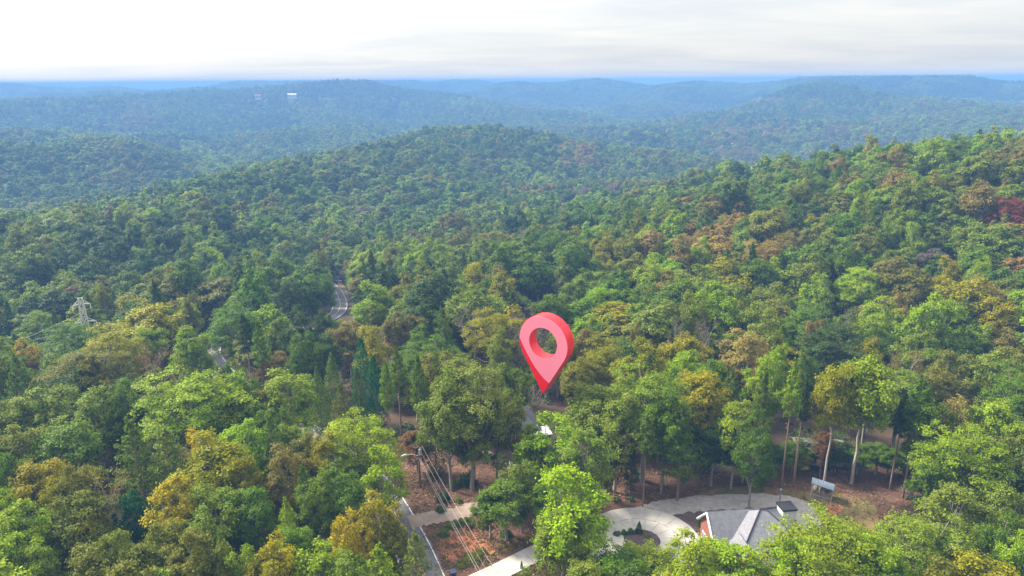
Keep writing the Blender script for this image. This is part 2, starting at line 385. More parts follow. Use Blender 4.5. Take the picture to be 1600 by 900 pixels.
COLOURS = {
 'bright green': (0.205, 0.272, 0.028), 'light green': (0.156, 0.196, 0.030), 'mid green': (0.100, 0.152, 0.019), 'dark green': (0.054, 0.086, 0.018),
 'blue green': (0.016, 0.085, 0.028), 'olive': (0.145, 0.148, 0.024), 'pale olive': (0.170, 0.185, 0.034), 'mustard': (0.215, 0.198, 0.016), 'golden yellow': (0.34, 0.265, 0.010),
 'brown': (0.165, 0.136, 0.036), 'tan': (0.240, 0.172, 0.052), 'rust': (0.150, 0.085, 0.038), 'red': (0.19, 0.052, 0.036), 'purple grey': (0.130, 0.100, 0.086),
}

# ================================================================== the setting
# ------------------------------------------------------------------ ground: one sheet to the horizon
na, nr = 330, 300
az = np.linspace(R_(-82), R_(82), na); rad = np.exp(np.linspace(math.log(4), math.log(22000), nr))
AZ, RD = np.meshgrid(az, rad); gx, gy = RD * np.sin(AZ), RD * np.cos(AZ) - 0.0
gz = terrain(gx, gy)
gv = np.stack([gx, gy, gz], -1).reshape(-1, 3)
ii = (np.arange(nr - 1)[:, None] * na + np.arange(na - 1)[None])
gf = np.stack([ii, ii + 1, ii + na + 1, ii + na], -1).reshape(-1, 4)
M_GROUND = mat('forest_floor', (0.085, 0.050, 0.034), (0.040, 0.042, 0.022), 0.06, 0.95, 0.1, bump=0.5, detail=10, mask=(0.45, 0.62))
tag(link('ground', to_mesh('ground', gv, gf, [M_GROUND], smooth=True)), kind='structure')

def catmull(pts, n=8):
    P = np.array(pts, float); P = np.vstack([2 * P[0] - P[1], P, 2 * P[-1] - P[-2]]); out = []
    for i in range(1, len(P) - 2):
        for t in np.linspace(0, 1, n, endpoint=False):
            a, b, c, d = P[i - 1], P[i], P[i + 1], P[i + 2]
            out.append(0.5 * (2 * b + (c - a) * t + (2 * a - 5 * b + 4 * c - d) * t * t + (3 * b - 3 * c + d - a) * t ** 3))
    out.append(P[-2]); return np.array(out)
def px_line(pxs, n=8): return catmull([on_ground(*p)[:2] for p in pxs], n)
def strip(line, w0, w1, lift, cross=4, wob=0.0, seed=0):
    """vertices and faces of a band between offsets w0 and w1 of a line, laid on the ground"""
    rng = np.random.default_rng(seed)
    d = np.gradient(line, axis=0); d = unit(d); nrm = np.stack([d[:, 1], -d[:, 0]], 1)
    k = np.linspace(0, 1, cross)
    o = w0 + (w1 - w0) * k[None, :] + (rng.normal(0, wob, (len(line), cross)) * (np.abs(k - .5) > .49) if wob else 0)
    X = line[:, None] + nrm[:, None] * o[..., None]
    zc = terrain(X[..., 0], X[..., 1]) + lift
    V = np.concatenate([X, zc[..., None]], -1).reshape(-1, 3)
    i = np.arange(len(line) - 1)[:, None] * cross + np.arange(cross - 1)[None]
    return V, np.stack([i, i + 1, i + cross + 1, i + cross], -1).reshape(-1, 4)
def blob_patch(name, pxs, m, lift, n=10, rings=16, wob=0.35, seed=1):
    c = catmull([on_ground(*p)[:2] for p in pxs + [pxs[0]]], n)[:-1]
    rng = np.random.default_rng(seed); cen = c.mean(0)
    tt = np.linspace(0, 2 * math.pi, len(c), endpoint=False); L0 = np.linalg.norm(c - cen, axis=1, keepdims=True)
    c = cen + (c - cen) * (1 + sum(wob * .5 / k * np.sin(k * tt + rng.uniform(0, 6.28)) for k in (5, 9, 14, 23))[:, None] / L0.mean())
    k = np.linspace(0.02, 1, rings); X = cen + (c[None] - cen) * k[:, None, None]
    zc = terrain(X[..., 0], X[..., 1]) + lift
    V = np.concatenate([X, zc[..., None]], -1).reshape(-1, 3); N = len(c)
    i = np.arange(rings - 1)[:, None] * N; j = np.arange(N)[None]; j2 = (j + 1) % N
    F = np.stack([i + j, i + j2, i + N + j2, i + N + j], -1).reshape(-1, 4)
    return tag(link(name, to_mesh(name, V, F, [m], smooth=True)), kind='structure')

M_LITTER = mat('pine_straw', (0.175, 0.088, 0.058), (0.085, 0.055, 0.036), 0.5, 0.95, 0.1, bump=0.6, detail=12)
M_CLAY = mat('red_clay', (0.42, 0.155, 0.065), (0.155, 0.085, 0.052), 0.34, 0.95, 0.1, bump=0.6, detail=12, mask=(0.42, 0.66))
M_LAWN = mat('lawn', (0.135, 0.115, 0.040), (0.215, 0.130, 0.065), 0.22, 0.95, 0.1, bump=0.5, detail=12, mask=(0.45, 0.66))
M_ASPHALT = mat('asphalt', (0.105, 0.100, 0.118), (0.15, 0.145, 0.155), 0.5, 0.85, 0.3, detail=10)
M_PAINT = mat('road_paint', (0.72, 0.70, 0.66), (0.5, 0.48, 0.45), 1.5, 0.7)
M_YELLOW = mat('yellow_paint', (0.62, 0.42, 0.16), (0.45, 0.33, 0.16), 1.5, 0.7)
M_GRAVEL = mat('gravel', (0.40, 0.365, 0.34), (0.27, 0.24, 0.215), 0.9, 0.95, 0.15, bump=0.7, detail=12)
M_DIRT = mat('dirt_lane', (0.33, 0.25, 0.20), (0.24, 0.185, 0.15), 0.5, 0.95, 0.15, bump=0.5, detail=12)
M_CONC = mat('concrete', (0.50, 0.465, 0.42), (0.36, 0.335, 0.305), 0.35, 0.85, 0.3, detail=12)
M_MULCH = mat('mulch', (0.075, 0.052, 0.050), (0.12, 0.085, 0.075), 1.2, 0.95, 0.1, bump=0.7, detail=12)

blob_patch('litter_bank', [(622, 772), (640, 715), (690, 690), (760, 690), (800, 740), (870, 770), (880, 850), (800, 900), (740, 930), (700, 915), (672, 850), (650, 812)], M_LITTER, 0.08, wob=0.5)
blob_patch('litter_floor', [(930, 840), (940, 775), (1000, 745), (1100, 742), (1230, 738), (1400, 740), (1440, 775), (1400, 830), (1260, 850), (1100, 860)], M_LITTER, 0.08, wob=0.6, seed=3)
blob_patch('clay_bank', [(683, 850), (700, 828), (730, 826), (752, 838), (772, 856), (760, 872), (735, 878), (705, 880), (692, 868)], M_CLAY, 0.16, wob=1.6, seed=5)
blob_patch('lawn', [(1085, 775), (1130, 763), (1200, 762), (1260, 770), (1330, 775), (1370, 795), (1360, 830), (1290, 840), (1240, 800), (1190, 785), (1120, 784)], M_LAWN, 0.16, wob=0.4, seed=7)
blob_patch('roadside_lawn', [(800, 905), (835, 868), (870, 860), (870, 930), (800, 940)], M_LAWN, 0.16, wob=0.2, seed=8)
blob_patch('clay_patch', [(1282, 795), (1300, 789), (1318, 796), (1305, 805), (1288, 804)], M_CLAY, 0.22, wob=0.2, seed=9)
blob_patch('verge', [(534, 492), (545, 470), (540, 450), (530, 440), (527, 452), (534, 472)], M_LAWN, 0.2, wob=0.3, seed=10)
blob_patch('mulch_bed', [(1046, 808), (1075, 800), (1120, 797), (1128, 815), (1110, 832), (1088, 832), (1068, 818)], M_MULCH, 0.22, wob=0.2, seed=11)
blob_patch('bare_clearing', [(440, 524), (460, 512), (485, 505), (500, 510), (480, 522), (455, 530)], M_DIRT, 0.15, wob=0.4, seed=12)

# the public road with its painted lines
road_line = px_line([(680, 945), (668, 915), (645, 860), (622, 815), (609, 792), (596, 772), (570, 745), (510, 700), (420, 640), (355, 590), (334, 565), (329, 550), (340, 535),
                     (390, 522), (455, 512), (500, 505), (524, 492), (531, 480), (530, 468), (524, 455), (513, 443), (495, 430), (470, 415)], 10)
def structure(name, VF, m): return tag(link(name, to_mesh(name, VF[0], VF[1], [m], smooth=True)), kind='structure')
road = structure('road', strip(road_line, -3.3, 3.3, 0.20, 5), M_ASPHALT)
def child_strip(name, line, a, b, lift, m, parent, cross=2):
    V, F = strip(line, a, b, lift, cross); o = link(name, to_mesh(name, V, F, [m])); o.parent = parent; return o
child_strip('edge_line', road_line, 2.85, 3.03, 0.225, M_PAINT, road)
child_strip('edge_line', road_line, -3.03, -2.85, 0.225, M_PAINT, road)
child_strip('centre_line', road_line, -0.22, -0.08, 0.225, M_YELLOW, road)
child_strip('centre_line', road_line, 0.08, 0.22, 0.225, M_YELLOW, road)
lane_line = px_line([(640, 818), (662, 813), (690, 809), (720, 802), (745, 794), (775, 784), (800, 775)], 8)
structure('dirt_lane', strip(lane_line, -1.9, 1.9, 0.26, 5, 0.25, 3), M_DIRT)
gravel_line = px_line([(988, 822), (1003, 807), (1030, 797), (1075, 790), (1130, 786), (1195, 785), (1236, 788), (1258, 800), (1266, 825), (1268, 850)], 8)
structure('gravel_drive', strip(gravel_line, -2.3, 2.3, 0.27, 5, 0.2, 4), M_GRAVEL)
path_line = px_line([(748, 700), (765, 711), (785, 722), (808, 727), (835, 730)], 6)
structure('garden_path', strip(path_line, -0.7, 0.7, 0.22, 3, 0.1, 5), M_CONC)

# concrete drive and turning court: every slab is a piece of its own
def slab(parent, corners, th=0.25, lift=0.30, m=M_CONC):
    q = Q(); c = [(p[0], p[1], ground(p[0], p[1]) + lift) for p in corners]
    top = np.array(c); bot = top - np.array([0, 0, th])
    q.add(np.vstack([bot, top]), [[3, 2, 1, 0], [4, 5, 6, 7], [0, 1, 5, 4], [1, 2, 6, 5], [2, 3, 7, 6], [3, 0, 4, 7]])
    return q.obj('slab', m, parent)
drive = tag(empty('concrete_drive'), kind='structure')
dl = px_line([(715, 925), (752, 908), (790, 890), (825, 872), (858, 857), (890, 846), (925, 838)], 3)
dd = unit(np.gradient(dl, axis=0)); dn = np.stack([dd[:, 1], -dd[:, 0]], 1)
for i in range(len(dl) - 1):
    a, b = dl[i] + dd[i] * 0.03, dl[i + 1] - dd[i + 1] * 0.03
    slab(drive, [a + dn[i] * 1.9, b + dn[i + 1] * 1.9, b - dn[i + 1] * 1.9, a - dn[i] * 1.9])
court_c = np.array(on_ground(1003, 846)[:2])
court = tag(empty('turning_court'), kind='structure')
ring = [(3.1, 6.3), (6.36, 9.9)]
for (r0, r1) in ring:
    n = 16 if r0 < 4 else 20
    for k in range(n):
        a0, a1 = 2 * math.pi * (k + .3) / n + 0.035 / r1, 2 * math.pi * (k + 1.3) / n - 0.035 / r1
        P = lambda r, a: court_c + np.array([math.cos(a) * r, math.sin(a) * r * 0.93])
        slab(court, [P(r0, a0), P(r1, a0), P(r1, a1), P(r0, a1)], lift=0.34)
t = np.arange(24) * 2 * math.pi / 24
q = Q(); ring_v = np.array([(court_c[0] + math.cos(a) * 3.0, court_c[1] + math.sin(a) * 2.8, 0.30 + ground(*court_c)) for a in t])
cv = np.array([(court_c[0], court_c[1], 0.55 + ground(*court_c))] * 24)
q.add(np.vstack([ring_v, cv]), [[i, (i + 1) % 24, 24 + (i + 1) % 24, 24 + i] for i in range(24)])
tag(q.obj('planting_bed', M_MULCH), kind='structure')

# ================================================================== buildings
M_ROOF = mat('grey_shingle', (0.135, 0.135, 0.155), (0.195, 0.195, 0.215), 2.2, 0.9, 0.2, bump=0.3, detail=10)
M_ROOF_D = mat('dark_ridge', (0.045, 0.045, 0.055), rough=0.8)
M_BRICK = mat('red_brick', (0.27, 0.095, 0.065), (0.20, 0.075, 0.055), 4.0, 0.9, 0.2, detail=8)
M_WHITE = mat('white_trim', (0.74, 0.73, 0.71), (0.64, 0.63, 0.61), 1.0, 0.6)
M_GLASS = mat('window_glass', (0.03, 0.035, 0.045), rough=0.08, spec=0.7)
M_BLACK = mat('black_metal', (0.02, 0.02, 0.024), rough=0.5)
M_TAN = mat('tan_siding', (0.46, 0.39, 0.33), (0.40, 0.34, 0.29), 1.2, 0.8)
M_ROOF2 = mat('standing_seam', (0.095, 0.10, 0.12), (0.075, 0.08, 0.10), 1.0, 0.6, 0.3, detail=6)
M_WMETAL = mat('white_metal_roof', (0.66, 0.67, 0.69), (0.55, 0.56, 0.58), 1.0, 0.5)
M_WOOD = mat('grey_boards', (0.42, 0.36, 0.29), (0.28, 0.235, 0.19), 3.0, 0.85, bump=0.4)
M_POLE = mat('creosote_pole', (0.085, 0.068, 0.060), (0.13, 0.105, 0.09), 3.0, 0.85)
M_GALV = mat('galvanised_steel', (0.22, 0.26, 0.31), (0.18, 0.21, 0.25), 2.0, 0.45, 0.5, metal=0.4)
M_PALESTEEL = mat('weathered_steel', (0.58, 0.57, 0.54), (0.45, 0.44, 0.42), 2.0, 0.6, 0.4)
M_WIRE = mat('wire', (0.30, 0.27, 0.26), rough=0.5)

def hip(q, x0, x1, y0, y1, ze, zr, inset, th=0.25):
    """hip roof with overhang as four slopes plus soffit; the ridge runs along x"""
    ym = (y0 + y1) / 2; a, b = (x0 + inset, ym, zr), (x1 - inset, ym, zr)
    A, B, C, D = (x0, y0, ze), (x1, y0, ze), (x1, y1, ze), (x0, y1, ze)
    q.quad(A, B, b, a); q.quad(C, D, a, b)
    q.add([B, C, b], [[0, 1, 2, 2]]) if False else q.quad(B, C, ((C[0] + b[0]) / 2, (C[1] + b[1]) / 2, (C[2] + b[2]) / 2), b)
    q.quad(D, A, ((A[0] + a[0]) / 2, (A[1] + a[1]) / 2, (A[2] + a[2]) / 2), a)
    lo = -th
    q.quad((x0, y0, ze + lo), (x1, y0, ze + lo), B, A); q.quad((x1, y0, ze + lo), (x1, y1, ze + lo), C, B)
    q.quad((x1, y1, ze + lo), (x0, y1, ze + lo), D, C); q.quad((x0, y1, ze + lo), (x0, y0, ze + lo), A, D)
    q.quad((x0, y0, ze + lo), (x0, y1, ze + lo), (x1, y1, ze + lo), (x1, y0, ze + lo))
def gable_x(q, x0, x1, y0, y1, ze, zr, th=0.2):
    """gable roof slopes, ridge along x, as thick sheets"""
    ym = (y0 + y1) / 2
    for s, yy in ((0, y0), (1, y1)):
        a, b, c, d = (x0, yy, ze), (x1, yy, ze), (x1, ym, zr), (x0, ym, zr)
        lo = np.array([0, 0, -th]); T = np.array([a, b, c, d]); Bm = T + lo
        q.add(np.vstack([Bm, T]), [[3, 2, 1, 0], [4, 5, 6, 7], [0, 1, 5, 4], [1, 2, 6, 5], [2, 3, 7, 6], [3, 0, 4, 7]])
def window(parent, x, y, z, w, h, axis):
    q = Q(); f = Q()
    if axis == 'y':
        q.box((x - w / 2, y - .03, z), (x + w / 2, y + .03, z + h))
        for a in ((x - w / 2 - .1, x - w / 2), (x + w / 2, x + w / 2 + .1), (x - .04, x + .04)): f.box((a[0], y - .06, z - .1), (a[1], y + .06, z + h + .1))
        for a in ((z - .1, z), (z + h, z + h + .1)): f.box((x - w / 2, y - .055, a[0]), (x + w / 2, y + .055, a[1]))
    else:
        q.box((x - .03, y - w / 2, z), (x + .03, y + w / 2, z + h))
        for a in ((y - w / 2 - .1, y - w / 2), (y + w / 2, y + w / 2 + .1), (y - .04, y + .04)): f.box((x - .06, a[0], z - .1), (x + .06, a[1], z + h + .1))
        for a in ((z - .1, z), (z + h, z + h + .1)): f.box((x - .055, y - w / 2, a[0]), (x + .055, y + w / 2, a[1]))
    o = q.obj('window', M_GLASS, parent); f.obj('window_frame', M_WHITE, o)

# brick house by the court
hz = 0.0
for _ in range(20): hx, hy = at_z(1188, 790, hz + 8.3); hz = ground(hx, hy)
house = tag(empty('brick_house', (hx, hy, hz), R_(6)), 'brick house with grey hipped shingle roof beside the gravel drive', 'house')
q = Q(); q.box((-6.4, -7.2, -0.6), (6.4, 5.4, 3.3)); q.obj('wall', M_BRICK, house)
q = Q(); hip(q, -7.0, 7.0, -7.8, 6.0, 3.32, 8.3, 6.6); roof = q.obj('roof', M_ROOF, house)
q = Q()
for sx, sy in ((-1, -1), (1, -1), (1, 1), (-1, 1)):
    q.tube([(sx * 0.4, -0.9, 8.34), (sx * 7.0, -0.9 + sy * 6.9, 3.40)], 0.13, 4)
q.tube([(-.4, -.9, 8.36), (.4, -.9, 8.36)], 0.14, 4); q.obj('ridge_cap', M_ROOF_D, roof)
q = Q(); q.box((-8.3, -2.6, -0.6), (-6.45, 3.4, 4.2))                          # west wing
q.add([(-8.3, -2.6, 4.2), (-8.3, 3.4, 4.2), (-8.3, .4, 7.1), (-8.3, .4, 7.1)], [[0, 1, 2, 3]]); q.obj('wing_wall', M_BRICK, house)
q = Q(); gable_x(q, -8.7, -1.4, -3.2, 4.0, 3.9, 7.45); q.obj('wing_roof', M_ROOF, house)
q = Q()
for yy in (-3.2, 4.0): q.tube([(-8.75, yy, 3.75), (-8.75, .4, 7.3)], 0.2, 4, True)
q.obj('rake_trim', M_WHITE, house)
q = Q(); q.box((-5.9, -7.6, 2.9), (-3.5, -4.0, 4.3)); q.obj('dormer_wall', M_WHITE, house)
q = Q()
for s in (-1, 1):
    a = np.array([(-4.7 + s * 1.6, -8.0, 4.2), (-4.7 + s * 1.6, -3.0, 4.2), (-4.7, -3.0, 5.8), (-4.7, -8.0, 5.8)]); b = a - np.array([0, 0, .15])
    q.add(np.vstack([b, a]), [[3, 2, 1, 0], [4, 5, 6, 7], [0, 1, 5, 4], [1, 2, 6, 5], [2, 3, 7, 6], [3, 0, 4, 7]])
q.obj('dormer_roof', M_ROOF, house)
q = Q()
for s in (-1, 1): q.tube([(-4.7 + s * 1.65, -8.05, 4.1), (-4.7, -8.05, 5.7)], 0.14, 4, True)
q.obj('dormer_trim', M_WHITE, house)
window(house, -8.33, -1.0, 1.0, 1.1, 1.5, 'x'); window(house, -8.33, 1.8, 1.0, 1.1, 1.5, 'x'); window(house, -2.5, -7.23, 0.9, 1.2, 1.5, 'y'); window(house, 2.5, -7.23, 0.9, 1.2, 1.5, 'y')
q = Q(); q.box((4.8, 1.2, 2.8), (7.0, 3.3, 6.0)); ch = q.obj('chimney', M_WHITE, house)
q = Q(); q.box((4.6, 1.0, 6.0), (7.2, 3.5, 6.3)); q.obj('chimney_cap', M_BLACK, ch)
q = Q(); q.tube([(5.9, 4.6, 3), (5.9, 4.6, 7.6)], 0.10, 8); q.tube([(5.9, 4.6, 7.6), (5.9, 4.6, 7.9)], 0.24, 8, True); q.obj('flue', M_GALV, ch)

# house under the marker, mostly hidden by crowns
h2x, h2y, h2z = on_ground(774, 692)
h2 = tag(empty('ranch_house', (h2x, h2y + 4, h2z), R_(10)), 'dark grey roofed house half hidden by trees under the red marker', 'house')
q = Q(); q.box((-7.6, -4.4, -0.6), (8.4, 4.8, 3.1)); q.obj('wall', M_BRICK, h2)
q = Q(); hip(q, -8.3, 9.1, -5.1, 5.5, 3.12, 7.0, 5.0); rf = q.obj('roof', M_ROOF2, h2)
q = Q()
for k in range(-18, 21):
    x = k * 0.42
    if -3.3 < x < 4.1: q.box((x - .03, 0.0, 0), (x + .03, 6.55, 0.05), Matrix.Translation((0, -5.08, 3.15)) @ Matrix.Rotation(math.atan2(3.88, 5.3), 4, 'X'))
q.obj('roof_seam', M_ROOF2, rf)
q = Q(); q.box((7.0, -7.2, 2.5), (11.2, -3.4, 2.66), None); q.obj('porch_roof', M_WMETAL, h2)
for x in (7.2, 11.0): q = Q(); q.tube([(x, -7.0, -0.6), (x, -7.0, 2.5)], 0.09, 6); q.obj('porch_post', M_WHITE, h2)
for x in (-5, -2, 3): window(h2, x, -4.43, 0.9, 1.2, 1.4, 'y')
q = Q(); q.box((-0.1, -4.5, -.3), (0.9, -4.41, 2.0)); q.obj('door', M_BLACK, h2)

def small_house(name, px, py, rz, L, Wd, ze, zr, wallm, roofm, label, hipped=False):
    x, y, z = on_ground(px, py)
    o = tag(empty(name, (x, y, z), rz), label, 'house')
    q = Q(); q.box((-L / 2, -Wd / 2, -2), (L / 2, Wd / 2, ze))
    if not hipped:
        for s in (-1, 1): q.add([(s * L / 2, -Wd / 2, ze), (s * L / 2, Wd / 2, ze), (s * L / 2, 0, zr - .15), (s * L / 2, 0, zr - .15)], [[0, 1, 2, 3]])
    q.obj('wall', wallm, o)
    q = Q()
    if hipped: hip(q, -L / 2 - .5, L / 2 + .5, -Wd / 2 - .5, Wd / 2 + .5, ze + .02, zr, Wd / 2 - .3)
    else: gable_x(q, -L / 2 - .5, L / 2 + .5, -Wd / 2 - .5, Wd / 2 + .5, ze - .1, zr)
    r = q.obj('roof', roofm, o)
    q = Q(); q.box((L * .2, .3, ze + .4), (L * .2 + .9, 1.2, zr + .9)); q.obj('chimney', M_BRICK, r)
    for k in range(-1, 2): window(o, k * L * .3, -Wd / 2 - .03, 0.9, 1.1, 1.3, 'y')
    return o
small_house('valley_house', 546, 578, R_(50), 12, 9, 3.4, 7.6, M_TAN, M_ROOF, 'house with a light grey gable roof behind the dark blue green cedar')
small_house('roadside_barn', 532, 535, R_(8), 13, 7, 3.0, 4.6, M_WHITE, M_WMETAL, 'long white building glimpsed through branches below the winding road')
small_house('hidden_house', 1274, 716, R_(-8), 9, 6, 2.8, 4.4, M_TAN, M_TAN, 'pale building glimpsed between trunks behind the woodshed')
def far_house(px, py, D, L, lab, roofm):
    x, y, zt = at_dist(px, py, D); z = ground(x, y)
    o = tag(empty('hilltop_house', (x, y, z), math.atan2(-x, y) * 1.0), lab, 'house', 'houses on the far hill')
    q = Q(); q.box((-L / 2, -6, -6), (L / 2, 6, 9)); q.obj('wall', M_WHITE, o)
    q = Q(); gable_x(q, -L / 2 - 1, L / 2 + 1, -7, 7, 9, 13); q.obj('roof', roofm, o)
    for k in (-.3, 0, .3): window(o, k * L, -6.05, 3, 3, 4, 'y')
def hill_dist(px, py):
    best = (1e9, 2100)
    for D in range(1700, 2500, 10):
        r = ray(px, py); k = D / math.hypot(r[0], r[1]); x, y = r[0] * k, r[1] * k
        e = abs(proj(x, y, ground(x, y) + 7)[1] - py)
        if e < .6: return D
        best = min(best, (e, D))
    return best[1]
FAR_H = [(403, 150, hill_dist(403, 150)), (456, 148.5, hill_dist(456, 148.5))]
far_house(*FAR_H[0], 17, 'tiny white house with brick tones on the hazy far hill', M_BRICK)
far_house(*FAR_H[1], 25, 'wide white house on the hazy far hill', M_WMETAL)

# woodshed
sx, sy, sz = on_ground(1283, 777)
shed = tag(empty('woodshed', (sx, sy, sz), R_(-28)), 'open firewood shed with a sloping tin roof on the lawn', 'shed')
for x in (-1.7, 1.7):
    for y in (-1.0, 1.0): q = Q(); q.box((x - .08, y - .08, -.3), (x + .08, y + .08, (2.97 if x < 0 else 2.62))); q.obj('post', M_WOOD, shed)
q = Q(); a = np.array([(-1.95, -1.15, 3.0), (1.95, -1.15, 2.6), (1.95, 1.05, 2.66), (-1.95, 1.05, 3.06)]); q.add(np.vstack([a, a + np.array([0, 0, .07])]), [[3, 2, 1, 0], [4, 5, 6, 7], [0, 1, 5, 4], [1, 2, 6, 5], [2, 3, 7, 6], [3, 0, 4, 7]])
rf = q.obj('roof', mat('tin_roof', (0.10, 0.15, 0.21), (0.18, 0.21, 0.25), 1.3, 0.6, 0.3), shed)
for k in range(9):
    x = -1.8 + k * .45; q = Q(); zz = -x * .1026; q.tube([(x, -1.15, 2.885 + zz), (x, 1.05, 2.945 + zz)], 0.03, 4); q.obj('roof_rib', M_GALV, rf)
for z in (0.25,): q = Q(); q.box((-1.85, -1.12, z), (1.85, 1.12, z + .12)); q.obj('floor_frame', M_WOOD, shed)
for z in (0.62,): q = Q(); q.box((-1.8, -1.13, z), (1.8, -1.05, z + .22)); q.obj('front_board', M_WOOD, shed)
for z in (0.5, 1.1, 1.7):
    for s in (-1, 1): q = Q(); q.box((s * 1.8 - .03, -1.0, z), (s * 1.8 + .03, 1.0, z + .14)); q.obj('side_rail', M_WOOD, shed)
q = Q(); rng = np.random.default_rng(4)
for i in range(16):
    for j in range(9):
        x, z = -1.55 + i * .205 + (j % 2) * .1, 0.47 + j * .185
        if z > 1.7 + .25 * math.sin(i): continue
        q.tube([(x, -0.98 + rng.uniform(-.06, .1), z), (x, 0.9, z)], 0.09 + rng.uniform(-.015, .012), 8, True)
lg = q.obj('firewood', mat('split_logs', (0.46, 0.37, 0.27), (0.16, 0.12, 0.09), 4.0, 0.9), shed); lg['kind'] = 'stuff'

# ------------------------------------------------------------------ street furniture
px_, py_, pz_ = on_ground(657, 764)
def top_height(x, y, py):        # z at which the point above (x, y) shows at photo row py
    lo, hi = -60, 70
    for _ in range(40):
        m = (lo + hi) / 2
        if proj(x, y, m)[1] > py: lo = m
        else: hi = m
    return lo
pole_h = top_height(px_, py_, 698) - pz_
pole = tag(empty('utility_pole', (px_, py_, pz_)), 'dark wooden utility pole with street lamp and grey transformer', 'pole')
q = Q(); q.tube([(0, 0, -.5), (0, 0, pole_h)], [0.19, 0.13], 8, True); q.obj('shaft', M_POLE, pole)
q = Q(); q.tube([(0.32, -.1, pole_h - 1.6), (0.32, -.1, pole_h - .5)], 0.30, 8, True); q.tube([(0.32, -.1, pole_h - .5), (0.32, -.1, pole_h - .25)], [.3, .12], 8); tr_ = q.obj('transformer', M_PALESTEEL, pole)
q = Q(); q.tube([(0.32, -.1, pole_h - .3), (0.32, -.1, pole_h + .05)], .05, 6); q.obj('bushing', M_WHITE, tr_)
q = Q(); q.tube([(0, 0, pole_h - 2.0), (-1.2, 0, pole_h - 1.55), (-2.4, -.1, pole_h - 1.7)], 0.06, 6); q.obj('lamp_arm', M_PALESTEEL, pole)
q = Q(); q.tube([(-2.3, -.1, pole_h - 1.66), (-2.6, -.1, pole_h - 1.72), (-3.1, -.12, pole_h - 1.9), (-3.35, -.12, pole_h - 2.0)], [.1, .22, .22, .06], 8); q.obj('lamp_head', M_WHITE, pole, True)
q = Q(); q.box((-.9, -.08, pole_h - .35), (.9, .08, pole_h - .2)); ca = q.obj('crossarm', M_POLE, pole)
for x in (-.8, 0, .8): q = Q(); q.tube([(x, 0, pole_h - .2), (x, 0, pole_h + .12)], [.05, .07], 6); q.obj('insulator', M_WHITE, ca)
def wire(name, a, b, sag, r, lab, grp, m=M_WIRE):
    a, b = np.array(a, float), np.array(b, float); t = np.linspace(0, 1, 25)[:, None]
    p = a + (b - a) * t; p[:, 2] -= sag * 4 * (t * (1 - t))[:, 0]
    q = Q(); q.tube(p, r, 5); o = q.obj(name, m)
    return tag(o, lab, 'wire', grp)
nx, ny = at_z(818, 985, 9.0)
WL = ['outer left overhead wire running from the utility pole over the clay bank', 'inner left overhead wire running from the utility pole over the clay bank',
      'thin middle overhead wire running from the utility pole over the clay bank', 'right hand overhead wire running from the utility pole over the clay bank']
for k, (ox, oz, ex, ez) in enumerate(((-.05, -2.4, -1.2, -.6), (.08, -2.1, -.8, -.4), (.5, -1.2, -.1, .2), (.8, -.1, .9, 1.0))):
    wire('overhead_wire', (px_ + ox, py_, pz_ + pole_h + oz), (nx + ex, ny, 9.0 + ez), 0.9, 0.021 if k != 2 else 0.015, WL[k], 'wires from the utility pole')
wire('service_drop', (px_, py_, pz_ + pole_h - 2.3), (px_ - 16, py_ - 14, pz_ + 2.5), 0.5, 0.025, 'single slack cable dropping from the utility pole toward the road', None)

def pylon(name, x, y, z, H, lab, s=1.0, rz=0.0):
    o = tag(empty(name, (x, y, z), rz), lab, 'pylon', 'lattice power pylons')
    q = Q(); c = [(-1, -1), (1, -1), (1, 1), (-1, 1)]; N = 8
    def corner(k, t): w = s * (1.5 * (1 - t) + 0.55 * t); return np.array([c[k % 4][0] * w, c[k % 4][1] * w, H * t - (1.0 if t == 0 else 0)])
    for k in range(4):
        q.tube([corner(k, 0), corner(k, .62), corner(k, 1)], 0.13 * s, 4)
        for i in range(N):
            a, b = i / N, (i + 1) / N
            q.tube([corner(k, a), corner(k + 1, b)], 0.07 * s, 4); q.tube([corner(k + 1, a), corner(k, b)], 0.07 * s, 4); q.tube([corner(k, b), corner(k + 1, b)], 0.07 * s, 4)
    q.obj('lattice_tower', M_PALESTEEL, o)
    for zf, L in ((.70, 3.0), (.93, 2.3)):
        for sd in (-1, 1):
            q = Q(); zz = H * zf
            q.tube([(sd * .6 * s, -.5 * s, zz), (sd * L * s, 0, zz - .5 * s)], .12 * s, 4, True); q.tube([(sd * .6 * s, .5 * s, zz), (sd * L * s, 0, zz - .5 * s)], .12 * s, 4, True)
            q.tube([(sd * .6 * s, 0, zz + 1.1 * s), (sd * L * s, 0, zz - .45 * s)], .10 * s, 4, True)
            a = q.obj('crossarm', M_PALESTEEL, o)
            q = Q(); q.tube([(sd * L * s, 0, zz - .5 * s), (sd * L * s, 0, zz - 2.0 * s)], .15 * s, 6); q.obj('insulator', M_WHITE, a)
    return o
PYL_D = 235.0
pyx, pyy, pyt = at_dist(125, 466, PYL_D); pyg = ground(pyx, pyy); pyh = pyt - pyg
pylon('steel_pylon', pyx, pyy, pyg, pyh, 'pale steel lattice pylon rising out of the crowns at left', 1.0, R_(30))
for k, (dx, zf) in enumerate(((-2.6, .62), (2.6, .62), (2.0, .86))):
    a = (pyx + dx, pyy, pyg + pyh * zf); bx, by = at_z(-160, 560 + 14 * k, 6); cx, cy = at_z(330, 466 + 7 * k, -2)
    wire('transmission_line', a, (bx, by, 6), 2.0, 0.05, ['lowest', 'middle', 'topmost'][k] + ' transmission line running from the steel pylon to the left edge', 'lines on the steel pylon')
    wire('transmission_line', a, (cx, cy, -2), 1.0, 0.05, ['lowest', 'middle', 'topmost'][k] + ' transmission line running from the steel pylon toward the winding road', 'lines on the steel pylon')
